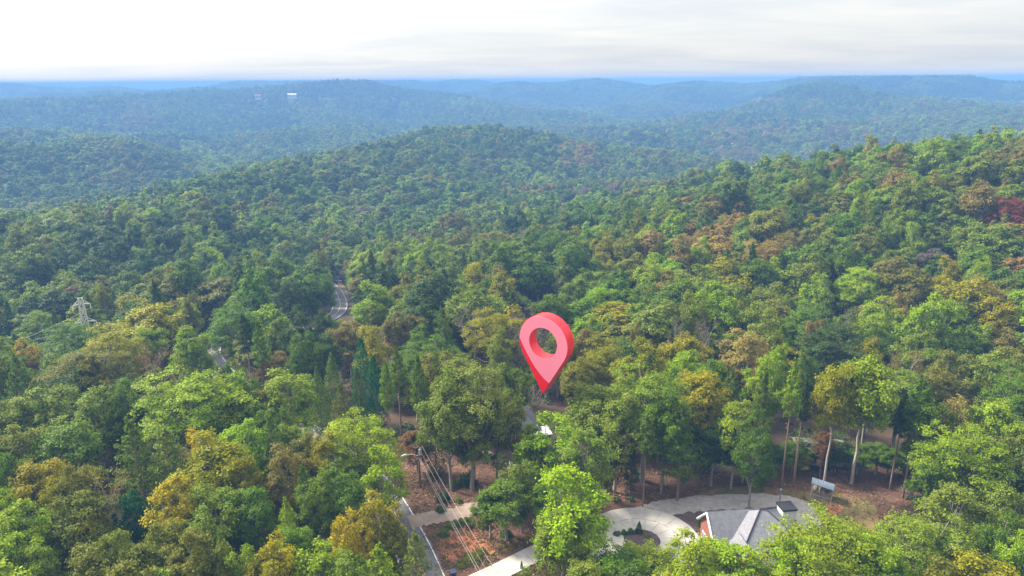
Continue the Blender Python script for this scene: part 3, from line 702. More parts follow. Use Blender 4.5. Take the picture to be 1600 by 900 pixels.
x, y, _ = at_dist(1174, 264, 640); pylon('steel_pylon', x, y, ground(x, y), top_height(x, y, 262) - ground(x, y), 'small pale pylon poking over the right hand ridge line', 0.9)
# roadside pole far off by the bend
x, y, z = on_ground(530.5, 462); hh = top_height(x, y, 436) - z
o = tag(empty('bend_pole', (x, y, z)), 'slim grey utility pole on the verge of the winding road', 'pole')
q = Q(); q.tube([(0, 0, -.5), (0, 0, hh)], [.2, .14], 8, True); q.obj('shaft', M_PALESTEEL, o)
q = Q(); q.box((-1.6, -.1, hh - .9), (1.6, .1, hh - .7)); q.obj('crossarm', M_PALESTEEL, o)

# wheelie bin at the drive mouth
x, y, z = on_ground(708, 903); z += .1
o = tag(empty('wheelie_bin', (x, y, z), R_(20)), 'dark wheeled refuse bin at the end of the concrete drive', 'bin')
q = Q(); v = np.array([(-.34, -.36, .06), (.34, -.36, .06), (.34, .36, .06), (-.34, .36, .06), (-.44, -.46, 1.15), (.44, -.46, 1.15), (.44, .46, 1.15), (-.44, .46, 1.15)])
q.add(v, [[3, 2, 1, 0], [4, 5, 6, 7], [0, 1, 5, 4], [1, 2, 6, 5], [2, 3, 7, 6], [3, 0, 4, 7]]); q.obj('body', mat('bin_plastic', (0.025, 0.03, 0.06), rough=0.5), o)
q = Q(); q.box((-.47, -.52, 1.16), (.47, .50, 1.24)); q.tube([(-.3, .55, 1.15), (.3, .55, 1.15)], .04, 6); q.obj('lid', mat('bin_lid', (0.04, 0.045, 0.08), rough=0.45), o)
for s in (-1, 1): q = Q(); q.tube([(s * .36 - .04, .38, .14), (s * .36 + .04, .38, .14)], .14, 8, True); q.obj('wheel', M_BLACK, o)

# ------------------------------------------------------------------ the red map marker over the house
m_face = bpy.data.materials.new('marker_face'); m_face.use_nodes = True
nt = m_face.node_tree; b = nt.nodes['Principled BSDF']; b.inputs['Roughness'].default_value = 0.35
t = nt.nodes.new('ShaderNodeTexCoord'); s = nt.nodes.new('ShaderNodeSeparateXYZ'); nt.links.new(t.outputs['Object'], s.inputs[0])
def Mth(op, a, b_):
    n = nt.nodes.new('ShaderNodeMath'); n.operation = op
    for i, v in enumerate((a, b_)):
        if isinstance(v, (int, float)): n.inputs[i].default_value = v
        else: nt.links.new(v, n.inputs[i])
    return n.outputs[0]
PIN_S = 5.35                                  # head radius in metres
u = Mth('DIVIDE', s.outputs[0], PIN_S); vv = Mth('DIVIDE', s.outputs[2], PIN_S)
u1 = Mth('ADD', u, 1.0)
gloss_edge = Mth('ADD', Mth('MULTIPLY', u1, -1.576), Mth('MULTIPLY', Mth('MULTIPLY', u1, Mth('ADD', u, 0.34)), 0.5755))
isred = Mth('LESS_THAN', vv, Mth('ADD', gloss_edge, 0.07))
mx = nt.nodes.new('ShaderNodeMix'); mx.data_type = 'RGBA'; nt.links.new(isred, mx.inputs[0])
mx.inputs[6].default_value = (0.98, 0.25, 0.34, 1); mx.inputs[7].default_value = (0.85, 0.001, 0.006, 1)  # pink above the curve: gloss highlight painted into the red face colour
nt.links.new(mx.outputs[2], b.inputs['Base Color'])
M_RED = mat('marker_red', (0.85, 0.003, 0.008), rough=0.3, spec=0.5)
tipx, tipy, tipz = at_dist(853, 612, 122)
pin = tag(empty('map_marker', (tipx, tipy, tipz + 1.98 * PIN_S), R_(-33)), 'huge red teardrop map marker with a pink painted highlight floating over the hidden house', 'marker')
N = 96; th = np.linspace(0, 2 * math.pi, N, endpoint=False)
al = math.acos(1 / 1.98)                     # tangent points seen from the tip
out = []
for a in th:
    ang = (a + math.pi) % (2 * math.pi) - math.pi   # measured from straight down
    if abs(ang) >= al: out.append((math.sin(ang), -math.cos(ang)))
    else:
        k = abs(ang) / al; sg = 1 if ang >= 0 else -1
        p1 = np.array([sg * math.sin(al), -math.cos(al)]); p0 = np.array([0, -1.98]); out.append(tuple(p0 + (p1 - p0) * k))
out = np.array(out) * PIN_S; hole = np.stack([np.sin(th), -np.cos(th)], 1) * PIN_S * 0.56
y0, y1 = -1.3, 1.3
def ring3(p, y): return np.stack([p[:, 0], np.full(len(p), y), p[:, 1]], 1)
idx = np.arange(N); nx_ = (idx + 1) % N
def band(a, b_, name, m, smooth=True):
    q = Q(); q.add(np.vstack([a, b_]), np.stack([idx, nx_, N + nx_, N + idx], 1)); return q.obj(name, m, pin, smooth)
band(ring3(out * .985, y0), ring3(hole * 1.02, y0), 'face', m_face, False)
band(ring3(out * .985, y1), ring3(hole * 1.02, y1), 'back', M_RED, False)
q = Q()
for a, b_ in ((ring3(out * .985, y0), ring3(out, y0 + .14)), (ring3(out, y0 + .14), ring3(out, y1 - .14)), (ring3(out, y1 - .14), ring3(out * .985, y1))):
    q.add(np.vstack([a, b_]), np.stack([idx, N + idx, N + nx_, nx_], 1))
q.obj('rim', M_RED, pin, True)
band(ring3(hole * 1.02, y0), ring3(hole * 1.02, y1), 'hole_wall', M_RED)

# ================================================================== vegetation
# trees told apart in the photograph: column, row of the top, crown width in photo pixels, kind, colour, height (m), row of the foot if it shows
T = [
 # lower left
 (45, 752, 95, 'b', 'bright green', 19, 0), (15, 790, 80, 'b', 'bright green', 18, 0), (60, 815, 60, 'b', 'bright green', 16, 0), (62, 684, 95, 'b', 'mustard', 20, 0), (125, 738, 92, 'b', 'olive', 19, 0), (118, 700, 70, 'b', 'olive', 20, 0),
 (98, 715, 60, 'b', 'mustard', 19, 0), (140, 770, 70, 'b', 'mustard', 16, 0), (178, 712, 72, 'd', 'brown', 20, 0), (208, 748, 46, 'b', 'blue green', 16, 0), (188, 798, 60, 'b', 'light green', 19, 0), (150, 815, 100, 'b', 'olive', 19, 0),
 (232, 818, 95, 'b', 'olive', 19, 0), (210, 850, 100, 'b', 'olive', 19, 0), (298, 806, 84, 'b', 'olive', 20, 0), (335, 830, 70, 'b', 'olive', 18, 0), (252, 790, 80, 'b', 'olive', 18, 0), (282, 727, 88, 'b', 'golden yellow', 20, 0), (310, 775, 80, 'o', 'light green', 18, 0),
 (340, 662, 112, 'b', 'mustard', 21, 0), (372, 690, 70, 'o', 'mustard', 20, 0), (318, 648, 60, 't', 'golden yellow', 20, 0), (300, 568, 152, 'b', 'bright green', 23, 0), (345, 585, 80, 'b', 'bright green', 20, 0), (215, 640, 110, 'w', 'mid green', 22, 0), (262, 655, 110, 'w', 'light green', 21, 0),
 (175, 502, 98, 'b', 'mustard', 23, 0), (42, 524, 50, 'b', 'golden yellow', 18, 0), (112, 494, 88, 'b', 'mid green', 21, 0), (62, 478, 64, 'b', 'light green', 20, 0), (228, 500, 55, 'b', 'bright green', 20, 0), (300, 503, 66, 't', 'bright green', 21, 0), (248, 530, 60, 'd', 'rust', 20, 0),
 (88, 588, 92, 'b', 'light green', 20, 0), (150, 595, 84, 'b', 'light green', 20, 0), (195, 590, 60, 'b', 'mid green', 20, 0), (35, 640, 84, 'b', 'olive', 20, 0), (105, 640, 96, 'b', 'mid green', 20, 0), (12, 686, 62, 'b', 'mid green', 20, 0), (20, 735, 50, 'b', 'bright green', 18, 0), (30, 570, 70, 'w', 'mid green', 20, 0),
 (378, 640, 82, 'o', 'bright green', 20, 0), (425, 640, 80, 'w', 'mid green', 20, 0), (382, 838, 64, 'b', 'bright green', 17, 0), (350, 812, 60, 'w', 'light green', 18, 0), (340, 735, 90, 'b', 'light green', 19, 0), (395, 745, 70, 'b', 'mid green', 18, 0), (265, 860, 80, 'b', 'light green', 17, 0),
 (440, 826, 66, 'b', 'golden yellow', 18, 0), (500, 832, 100, 'o', 'bright green', 18, 0), (590, 845, 112, 'w', 'bright green', 18, 0), (648, 828, 84, 'w', 'light green', 15, 0), (450, 768, 62, 'w', 'bright green', 18, 0), (420, 850, 90, 'b', 'mustard', 17, 0), (545, 858, 90, 'b', 'light green', 17, 0),
 # left centre
 (448, 573, 96, 'b', 'bright green', 19, 0), (532, 593, 66, 'w', 'olive', 19, 0), (566, 528, 58, 'c', 'blue green', 21, 0), (585, 556, 46, 'c', 'blue green', 18, 0), (520, 552, 60, 'c', 'mid green', 18, 0), (560, 575, 40, 'c', 'dark green', 17, 0), (497, 572, 44, 'c', 'mid green', 16, 0),
 (628, 544, 62, 'p', 'light green', 26, 690), (655, 552, 58, 'p', 'mid green', 24, 0), (605, 566, 52, 'p', 'light green', 23, 0), (735, 556, 128, 'b', 'pale olive', 27, 0), (700, 575, 84, 'b', 'light green', 25, 0), (775, 590, 70, 'b', 'olive', 22, 0),
 (585, 438, 66, 't', 'bright green', 22, 0), (625, 480, 62, 'b', 'brown', 21, 0), (692, 478, 66, 'w', 'mid green', 21, 0), (655, 470, 66, 'b', 'dark green', 21, 0), (742, 407, 64, 't', 'mustard', 23, 0), (786, 420, 56, 't', 'mustard', 23, 0), (740, 475, 54, 'd', 'purple grey', 20, 0), (780, 508, 46, 't', 'light green', 20, 0),
 (640, 446, 50, 'b', 'bright green', 20, 0), (560, 632, 116, 'o', 'bright green', 20, 0), (598, 690, 76, 'o', 'bright green', 18, 0), (508, 662, 66, 'o', 'mustard', 19, 0), (448, 688, 74, 'b', 'brown', 19, 0), (535, 718, 80, 'b', 'mid green', 18, 0), (500, 728, 60, 'b', 'light green', 18, 0), (475, 720, 60, 'w', 'mid green', 18, 0),
 (545, 796, 62, 'b', 'golden yellow', 17, 0), (590, 768, 78, 'b', 'mustard', 17, 0), (610, 800, 60, 'b', 'olive', 15, 0), (462, 800, 70, 'b', 'mid green', 17, 0), (652, 672, 56, 'b', 'rust', 12, 738), (682, 634, 42, 'c', 'dark green', 17, 745), (740, 640, 90, 'b', 'brown', 18, 752),
 (580, 505, 60, 't', 'mustard', 20, 0), (545, 497, 56, 'b', 'brown', 18, 0), (470, 478, 60, 't', 'dark green', 23, 0), (450, 425, 50, 't', 'dark green', 24, 0), (490, 402, 56, 't', 'mid green', 23, 0), (385, 490, 66, 'p', 'dark green', 23, 0), (405, 500, 60, 'p', 'mid green', 23, 0), (365, 470, 80, 'b', 'mid green', 22, 0),
 (440, 545, 46, 'b', 'brown', 13, 0), (475, 515, 50, 'b', 'mid green', 19, 0), (420, 560, 40, 'b', 'rust', 13, 0), (510, 520, 50, 'b', 'dark green', 17, 0), (355, 560, 40, 'b', 'dark green', 18, 0),
 (508, 516, 38, 'd', 'dark green', 14, 0), (535, 512, 40, 'd', 'dark green', 14, 0), (556, 520, 36, 'd', 'mustard', 13, 0), (1255, 672, 40, 'd', 'mid green', 14, 735), (1300, 670, 44, 'd', 'mid green', 14, 738),
 (835, 655, 56, 'o', 'light green', 17, 0), (352, 572, 54, 'b', 'bright green', 17, 0), (378, 594, 64, 'b', 'mid green', 18, 0), (408, 612, 60, 'o', 'mid green', 18, 0), (502, 480, 42, 't', 'dark green', 19, 0), (516, 488, 34, 'b', 'mid green', 16, 0), (536, 492, 32, 'b', 'olive', 14, 0), (522, 503, 36, 'b', 'dark green', 15, 0), (545, 506, 36, 'b', 'mustard', 15, 0),
 (366, 558, 44, 'b', 'mid green', 18, 0), (388, 574, 50, 'b', 'mid green', 18, 0), (411, 592, 50, 'b', 'olive', 18, 0), (432, 628, 52, 'b', 'mid green', 17, 0), (456, 648, 56, 'b', 'light green', 17, 0), (478, 668, 56, 'b', 'olive', 17, 0),
 (1238, 686, 46, 'b', 'mid green', 9, 737), (1262, 690, 40, 'b', 'dark green', 9, 734), (1304, 686, 44, 'b', 'dark green', 9, 738), (1338, 692, 46, 'b', 'mid green', 9, 742), (1200, 690, 44, 'b', 'dark green', 9, 742), (1425, 700, 50, 'b', 'dark green', 9, 748), (1385, 700, 40, 'b', 'mid green', 9, 745),
 # centre
 (895, 724, 126, 'o', 'bright green', 22, 0), (880, 775, 96, 'o', 'light green', 18, 0), (862, 642, 104, 'o', 'bright green', 19, 0), (915, 655, 78, 'o', 'light green', 20, 0), (830, 672, 60, 'o', 'light green', 16, 0), (790, 735, 86, 'o', 'mid green', 13, 0), (815, 718, 60, 'b', 'light green', 14, 0), (765, 760, 50, 'b', 'mid green', 10, 0), (858, 735, 50, 'b', 'mid green', 14, 0),
 (925, 590, 80, 'b', 'light green', 21, 0), (965, 600, 86, 'o', 'light green', 22, 0), (1010, 568, 120, 'b', 'light green', 24, 0), (1040, 600, 70, 'b', 'mid green', 22, 0), (945, 528, 92, 'b', 'mustard', 21, 0), (905, 555, 60, 'b', 'olive', 20, 0), (1065, 512, 82, 'b', 'mustard', 21, 0), (1094, 498, 54, 'd', 'purple grey', 21, 0), (1060, 500, 40, 'd', 'purple grey', 21, 0),
 (1165, 512, 82, 'b', 'tan', 21, 0), (1090, 568, 90, 'b', 'mustard', 22, 0), (1004, 648, 62, 'p', 'mid green', 20, 793), (1058, 628, 82, 'w', 'mid green', 19, 784), (1110, 650, 76, 'b', 'dark green', 19, 760), (1152, 610, 66, 'o', 'bright green', 20, 0), (1180, 640, 60, 'b', 'mid green', 20, 0), (1140, 570, 60, 'w', 'mid green', 21, 0),
 (920, 502, 52, 'b', 'brown', 20, 0), (996, 500, 30, 'b', 'brown', 20, 0), (830, 505, 50, 'd', 'purple grey', 20, 0), (820, 488, 50, 'd', 'purple grey', 20, 0), (838, 592, 56, 'd', 'purple grey', 13, 0), (820, 600, 40, 'd', 'brown', 12, 0), (800, 560, 60, 'b', 'mid green', 20, 0), (960, 690, 60, 'p', 'dark green', 18, 775), (985, 700, 44, 'w', 'dark green', 16, 770), (945, 720, 34, 'b', 'mustard', 11, 785), (1035, 690, 44, 'p', 'dark green', 18, 768),
 # bottom centre and right
 (1085, 828, 96, 'b', 'bright green', 17, 0), (1135, 824, 112, 'b', 'bright green', 17, 0), (1172, 858, 70, 'b', 'mustard', 15, 0), (955, 856, 92, 'b', 'mid green', 13, 0), (1000, 845, 86, 'b', 'bright green', 11, 0), (1035, 858, 80, 'b', 'light green', 12, 0), (1290, 784, 176, 'b', 'bright green', 20, 0), (1248, 822, 84, 'b', 'bright green', 18, 0), (1360, 815, 90, 'b', 'bright green', 18, 0), (915, 868, 70, 'b', 'light green', 14, 0),
 (1220, 562, 60, 'p', 'bright green', 25, 764), (1190, 578, 56, 'p', 'mid green', 24, 0), (1286, 568, 66, 'h', 'mustard', 23, 762), (1330, 553, 94, 'h', 'bright green', 25, 757), (1410, 588, 88, 'p', 'mid green', 25, 778), (1390, 615, 60, 'p', 'dark green', 22, 765), (1445, 600, 66, 'b', 'mid green', 22, 0), (1255, 590, 50, 'p', 'dark green', 22, 0),
 (1512, 645, 134, 'b', 'bright green', 21, 0), (1545, 600, 84, 'b', 'bright green', 22, 0), (1490, 610, 70, 'b', 'tan', 21, 0), (1498, 726, 104, 'o', 'light green', 19, 0), (1570, 716, 74, 'o', 'light green', 20, 0), (1432, 776, 144, 'b', 'light green', 18, 0), (1500, 800, 80, 'b', 'mid green', 17, 0), (1545, 828, 132, 'b', 'mustard', 17, 0), (1590, 790, 70, 'b', 'bright green', 18, 0), (1560, 770, 70, 'b', 'mid green', 18, 0), (1470, 850, 110, 'b', 'olive', 16, 0), (1400, 850, 70, 'b', 'light green', 15, 0),
 (1185, 705, 46, 'b', 'mid green', 12, 757), (1368, 690, 46, 'b', 'mid green', 12, 742), (1250, 703, 34, 'b', 'olive', 10, 742), (1440, 700, 66, 'b', 'dark green', 15, 745), (1160, 690, 60, 'b', 'dark green', 13, 755), (1280, 668, 32, 'b', 'rust', 15, 746), (1465, 690, 66, 'b', 'mid green', 17, 0),
 # right slope
 (1600, 560, 100, 'b', 'mid green', 22, 0), (1555, 540, 74, 'b', 'light green', 21, 0), (1485, 540, 76, 'b', 'olive', 21, 0), (1440, 512, 70, 'b', 'light green', 21, 0), (1375, 458, 70, 'b', 'bright green', 22, 0), (1310, 490, 110, 'b', 'dark green', 22, 0), (1258, 470, 80, 'b', 'mid green', 22, 0), (1354, 518, 44, 'b', 'mustard', 20, 0), (1272, 484, 34, 't', 'tan', 22, 0), (1320, 480, 30, 'd', 'purple grey', 21, 0),
 (1410, 540, 54, 'd', 'brown', 20, 0), (1455, 560, 60, 'b', 'olive', 20, 0), (1500, 500, 60, 'w', 'mid green', 21, 0), (1560, 455, 60, 't', 'mustard', 22, 0), (1480, 400, 46, 't', 'mustard', 22, 0), (1425, 345, 44, 't', 'bright green', 22, 0), (1530, 390, 44, 't', 'bright green', 22, 0), (1340, 412, 66, 'b', 'bright green', 22, 0), (1590, 440, 60, 'b', 'bright green', 22, 0), (1580, 303, 60, 'b', 'red', 21, 0), (1460, 262, 36, 'b', 'mustard', 21, 0),
 (1195, 370, 66, 'b', 'tan', 22, 0), (1120, 362, 66, 'b', 'tan', 22, 0), (1230, 355, 56, 'b', 'brown', 22, 0), (1070, 302, 44, 'b', 'tan', 22, 0), (1270, 425, 44, 't', 'bright green', 22, 0), (860, 455, 60, 'b', 'mid green', 21, 0), (935, 440, 60, 'b', 'bright green', 21, 0), (900, 425, 50, 'b', 'light green', 21, 0), (1010, 440, 60, 'b', 'mid green', 21, 0),
]
rngT = np.random.default_rng(77); pyr = random.Random(3)
KIND_NAME = {'h': 'broadleaf_tree', 'b': 'broadleaf_tree', 't': 'broadleaf_tree', 'o': 'broadleaf_tree', 'p': 'pine_tree', 'w': 'feathery_pine_tree', 'c': 'cedar_tree', 'd': 'sparse_tree'}
KIND_WORD = {'h': 'high crowned pale trunked tree', 'b': 'round crowned tree', 't': 'tall oval tree', 'o': 'loose limbed tree', 'p': 'bare stemmed pine', 'w': 'feathery pine', 'c': 'conical cedar', 'd': 'sparse twiggy tree'}
trees = []       # dicts: x y z h r kind colour hand
def crown_top(x, y, z, H, wpx, kd):
    """photo row of the upper outline of a crown (an ellipsoid seen from above)"""
    if kd in 'cp': return proj(x, y, z + H)[1]
    zc, b = z + H * .66, H * .36
    p = proj(x, y, zc); r = wpx / 2 * p[2] / FPX * .8
    th = math.atan2(CAM_Z - zc, math.hypot(x, y))
    return p[1] - FPX / p[2] * math.sqrt((r * math.sin(th)) ** 2 + (b * math.cos(th)) ** 2)
for (px, top, wpx, kd, colr, H, foot) in T:
    if foot:
        x, y, z = on_ground(px, foot); lo, hi = 3.0, 45.0
        for _ in range(30):
            H = (lo + hi) / 2
            if crown_top(x, y, z, H, wpx, kd) > top: lo = H
            else: hi = H
    else:
        lo, hi = 35.0, 700.0; u = math.atan((px - 800) / FPX / CP)
        ux, uy = math.sin(u), math.cos(u)
        for _ in range(45):
            D = (lo + hi) / 2; z = ground(ux * D, uy * D)
            if crown_top(ux * D, uy * D, z, H, wpx, kd) > top: lo = D
            else: hi = D
        for _ in range(4):                      # keep the column
            a = proj(ux * D, uy * D, z + H * .7); u += (px - a[0]) / FPX; ux, uy = math.sin(u), math.cos(u)
        x, y = ux * D, uy * D; z = ground(x, y)
    d = proj(x, y, z + H * .7)[2]
    trees.append(dict(x=x, y=y, z=z, h=H, r=wpx / 2 * d / FPX, kind=kd, colour=colr, hand=True, foot=bool(foot)))

# places that stay open: photo rectangles whose ground or building must not be covered, with the distance of what shows there
def gd(px, py): x, y, _ = on_ground(px, py); return math.hypot(x, y)
CLEAR = [(632, 695, 770, 800, gd(700, 760)), (655, 790, 850, 900, gd(750, 860)), (935, 800, 1100, 842, gd(1010, 835)), (1000, 745, 1250, 800, gd(1100, 775)), (1110, 785, 1245, 850, gd(1180, 840)), (1190, 740, 1400, 800, gd(1290, 785)),
         (114, 464, 138, 494, PYL_D), (522, 446, 541, 484, gd(530, 450)), (324, 536, 341, 566, gd(332, 550)), (528, 545, 546, 566, gd(540, 570)), (455, 508, 492, 524, gd(470, 516)),
         (776, 632, 802, 690, 140), (868, 670, 888, 700, 140), (812, 486, 902, 614, 123), (397, 145, 409, 153, FAR_H[0][2]), (446, 144, 467, 152, FAR_H[1][2]), (1168, 258, 1180, 272, 640)]
roads = [(road_line, 4.0), (lane_line, 3.5), (gravel_line, 4.0), (dl, 3.5), (path_line, 2.0)]
pads = [(hx, hy, 12), (h2x, h2y + 4, 11), (*on_ground(546, 578)[:2], 8), (*on_ground(540, 536)[:2], 10), (*on_ground(1272, 712)[:2], 8), (sx, sy, 4), (*court_c, 11), (px_, py_, 3), (pyx, pyy, 4)]
rng = np.random.default_rng(2024)
def fits(x, y, z, H, r):
    for L, wd in roads:
        if ((L[:, 0] - x) ** 2 + (L[:, 1] - y) ** 2).min() < wd * wd: return False
    for a, b, c in pads:
        if (a - x) ** 2 + (b - y) ** 2 < (c + 1.5) ** 2: return False
    D = math.hypot(x, y)
    pt = proj(x, y, z + H); pb = proj(x, y, z + H * .12); w = r * FPX / pt[2] * 0.95
    f = proj(x, y, z)
    for (a, b, c, d, dist) in CLEAR:
        if a < f[0] < c and b < f[1] < d and dist < 200: return False
        if D < dist and pt[0] + w > a and pt[0] - w < c and pt[1] < d and pb[1] > b: return False
    return True
PR = random.Random(99)
def pal(px, py, x, y, rng):
    """which colours grow where: brown oaks on the right slope, greens in the middle, darker greens on the left"""
    n = math.sin(x * .021 + 1.3) * math.sin(y * .017 + .4) + .6 * math.sin(x * .047 - y * .039 + 2) + PR.gauss(0, .5)
    if py < 150: base = [('mid green', 5), ('dark green', 5), ('olive', 1)]
    elif px > 980 and py < 545:
        base = [('mid green', 4), ('light green', 3.5), ('olive', 3.5), ('bright green', 3.2), ('dark green', 1.6), ('mustard', 1.2), ('brown', 2.6 * max(0, .4 + n)), ('tan', 2.2 * max(0, .4 + n)), ('purple grey', .35), ('red', .03)]
        if py < 300 and px < 1250: base += [('dark green', 3)]
    elif py < 450 and px < 500: base = [('dark green', 3), ('mid green', 6), ('light green', 2.8), ('olive', 1.2), ('bright green', 1.6), ('brown', .35), ('rust', .1), ('mustard', .2)]
    elif py < 450: base = [('mid green', 5.5), ('dark green', 2.4), ('light green', 3.2), ('olive', 1.6), ('bright green', 2.9), ('brown', .4), ('tan', .25), ('mustard', .4), ('purple grey', .25)]
    elif px < 480: base = [('mid green', 3), ('dark green', 1.5), ('olive', 3.0), ('light green', 2.6), ('brown', .35 + .4 * max(0, n)), ('mustard', .8), ('bright green', 2.4), ('golden yellow', .3)]
    else: base = [('mid green', 4), ('dark green', 2), ('light green', 3), ('olive', 1.5), ('bright green', 2), ('brown', .7), ('mustard', .7)]
    src_r = PR
    if PR.random() < .5:                     # neighbours of one species grow together
        cell = 26 + math.hypot(x, y) * .035
        src_r = random.Random(int(math.floor((x + 9 * math.sin(y * .05)) / cell)) * 7919 + int(math.floor((y + 9 * math.sin(x * .06)) / cell)) * 104729)
    return src_r.choices([b[0] for b in base], [b[1] for b in base])[0]
def kind_for(colr, px, py, rng):
    if colr in ('purple grey',): return 'd' if PR.random() < .6 else 'b'
    if colr in ('bright green', 'mustard'): return PR.choices(['b', 't', 'o'], [.55, .35, .10])[0]
    if colr == 'dark green': return PR.choices(['b', 'w', 'p', 't'], [.58, .20, .14, .08])[0]
    if colr == 'mid green': return PR.choices(['b', 'w', 'p', 't', 'o'], [.62, .12, .10, .10, .06])[0]
    return PR.choices(['b', 't', 'o'], [.78, .12, .10])[0]
EDGE = math.tan(R_(43))
def sample(r0, r1, step, jit=0.42):
    """jittered grid of stand points in the sector the camera looks at (with a margin)"""
    ys = np.arange(0, r1, step); xs = np.arange(-r1 * .8, r1 * .8, step)
    X, Y = np.meshgrid(xs, ys); X = X + (np.arange(len(ys)) % 2)[:, None] * step / 2
    X = X + rng.uniform(-jit, jit, X.shape) * step; Y = Y + rng.uniform(-jit, jit, Y.shape) * step
    r = np.hypot(X, Y); m = (r >= r0) & (r < r1) & (np.abs(X) < Y * EDGE + 25) & (Y > 20)
    return X[m], Y[m]
hand_xy = np.array([(t['x'], t['y'], t['r']) for t in trees])
X, Y = sample(46, 420, 7.5); Z = terrain(X, Y); order = rng.permutation(len(X))
fx, fy, fr = [], [], []
for k in order:
    x, y, z = float(X[k]), float(Y[k]), float(Z[k])
    r = float(np.clip(rng.normal(5.2, 1.3), 2.8, 8.5)); H = float(np.clip(rng.normal(19, 3.3), 11, 27)) * (0.85 + r / 30)
    dh = np.hypot(hand_xy[:, 0] - x, hand_xy[:, 1] - y)
    if (dh < 0.80 * (hand_xy[:, 2] * .85 + r * .8)).any(): continue
    if not fits(x, y, z, H, r): continue
    # a young tree must not stand in front of a hand-placed one and hide its crown
    p = proj(x, y, z + H)
    c = pal(p[0], p[1], x, y, rng); kd = str(kind_for(c, p[0], p[1], rng))
    if kd in ('p', 'w') and math.hypot(x, y) > 300 and PR.random() < .6: kd = 'b'
    if kd in ('p', 'w'): r *= .9
    if kd == 't': H *= 1.1; r *= .82
    if kd == 'd': r *= .8
    trees.append(dict(x=x, y=y, z=z, h=H, r=r, kind=kd, colour=c, hand=False, foot=False))
# drop fill trees that hide the top of a hand-placed one
HT = [(proj(t['x'], t['y'], t['z'] + t['h'] * .8), t) for t in trees if t['hand']]
keep = []
for t in trees:
    if not t['hand']:
        a = proj(t['x'], t['y'], t['z'] + t['h']); w = t['r'] * FPX / a[2]
        if any(t['y'] < h['y'] and abs(a[0] - p[0]) < w * .8 and a[1] < p[1] < a[1] + 3.2 * w for p, h in HT if h['y'] - t['y'] < 60): continue
    keep.append(t)
trees = keep
# the 300 nearest in the frame stand as single trees; the rest of the wood is one mass
for t in trees:
    p = proj(t['x'], t['y'], t['z'] + t['h'] * .75); t['px'], t['py'], t['d'] = p
    t['in'] = -20 < p[0] < 1620 and p[1] < 925 and proj(t['x'], t['y'], t['z'] + t['h'])[1] < 898 and p[2] > 20
cand = sorted([t for t in trees if t['in']], key=lambda t: t['d'] - (70 if t['hand'] else 0))
single = cand[:300]; sid = {id(t) for t in single}
rest = [t for t in trees if id(t) not in sid]
cid = {k: 0 for k in NEAR}
def tint(colr, rng, amt=.14):
    k = PR.uniform(.88, 1.16); return tuple(min(1, v * k * PR.uniform(1 - amt * .5, 1 + amt * .5)) for v in COLOURS[colr])

# labels: colour + kind + where it stands relative to the nearest landmark, counted outward when several match
LAND = [('the utility pole', 657, 725), ('the red map marker', 855, 550), ('the brick house', 1180, 815), ('the woodshed', 1283, 765), ('the steel pylon', 125, 480), ('the far road bend', 530, 475),
        ('the road at the left', 332, 552), ('the turning court', 1005, 830), ('the blue green cedars', 566, 560), ('the lower left corner', 0, 900), ('the lower right corner', 1600, 900), ('the red maple at the right edge', 1590, 310), ('the left picture edge at mid height', 0, 600), ('the right picture edge at mid height', 1600, 600)]
ORD = ['nearest', 'second nearest', 'third nearest', 'fourth nearest', 'fifth nearest', 'sixth nearest', 'seventh nearest', 'eighth nearest', 'ninth nearest', 'tenth nearest', 'eleventh nearest', 'twelfth nearest', 'thirteenth nearest', 'fourteenth nearest']
buckets = {}
for t in single:
    L = min(LAND, key=lambda l: math.hypot(l[1] - t['px'], l[2] - t['py']))
    dx, dy = t['px'] - L[1], t['py'] - L[2]
    rel = ('right of' if dx > 0 else 'left of') if abs(dx) > abs(dy) else ('in front of' if dy > 0 else 'behind')
    if 'corner' in L[0] or 'edge' in L[0]: rel = 'at'
    t['rel'] = (rel, L[0]); t['dist'] = math.hypot(dx, dy)
    buckets.setdefault((t['colour'], KIND_WORD[t['kind']], rel, L[0]), []).append(t)
for (colr, kw, rel, ln), lst in buckets.items():
    lst.sort(key=lambda t: t['dist'])
    for i, t in enumerate(lst):
        t['label'] = f"{colr} {kw} {rel} {ln}" if len(lst) == 1 else f"{ORD[min(i, 13)]} {colr} {kw} {rel} {ln}"
for t in single:
    big = {'b': 'B', 'o': 'O'}.get(t['kind']) if t['r'] > 6.3 else None
    vs = NEAR[big or t['kind']]; v = cid[t['kind']] % len(vs); cid[t['kind']] += 1
    if t['kind'] == 'p' and t['foot']: v = 2 if abs(t['px'] - 1220) < 12 else 0
    root = empty(KIND_NAME[t['kind']], (t['x'], t['y'], t['z']), pyr.uniform(0, 6.28)); root.scale = (t['r'] / TR, t['r'] / TR, t['h'] / TH)
    tag(root, t['label'], 'tree', 'trees of the near woodland')
    cr_ = link('crown', vs[v][0], root); c = tint(t['colour'], rngT); cr_.color = (*c, 1)
    link('trunk', vs[v][1], root)

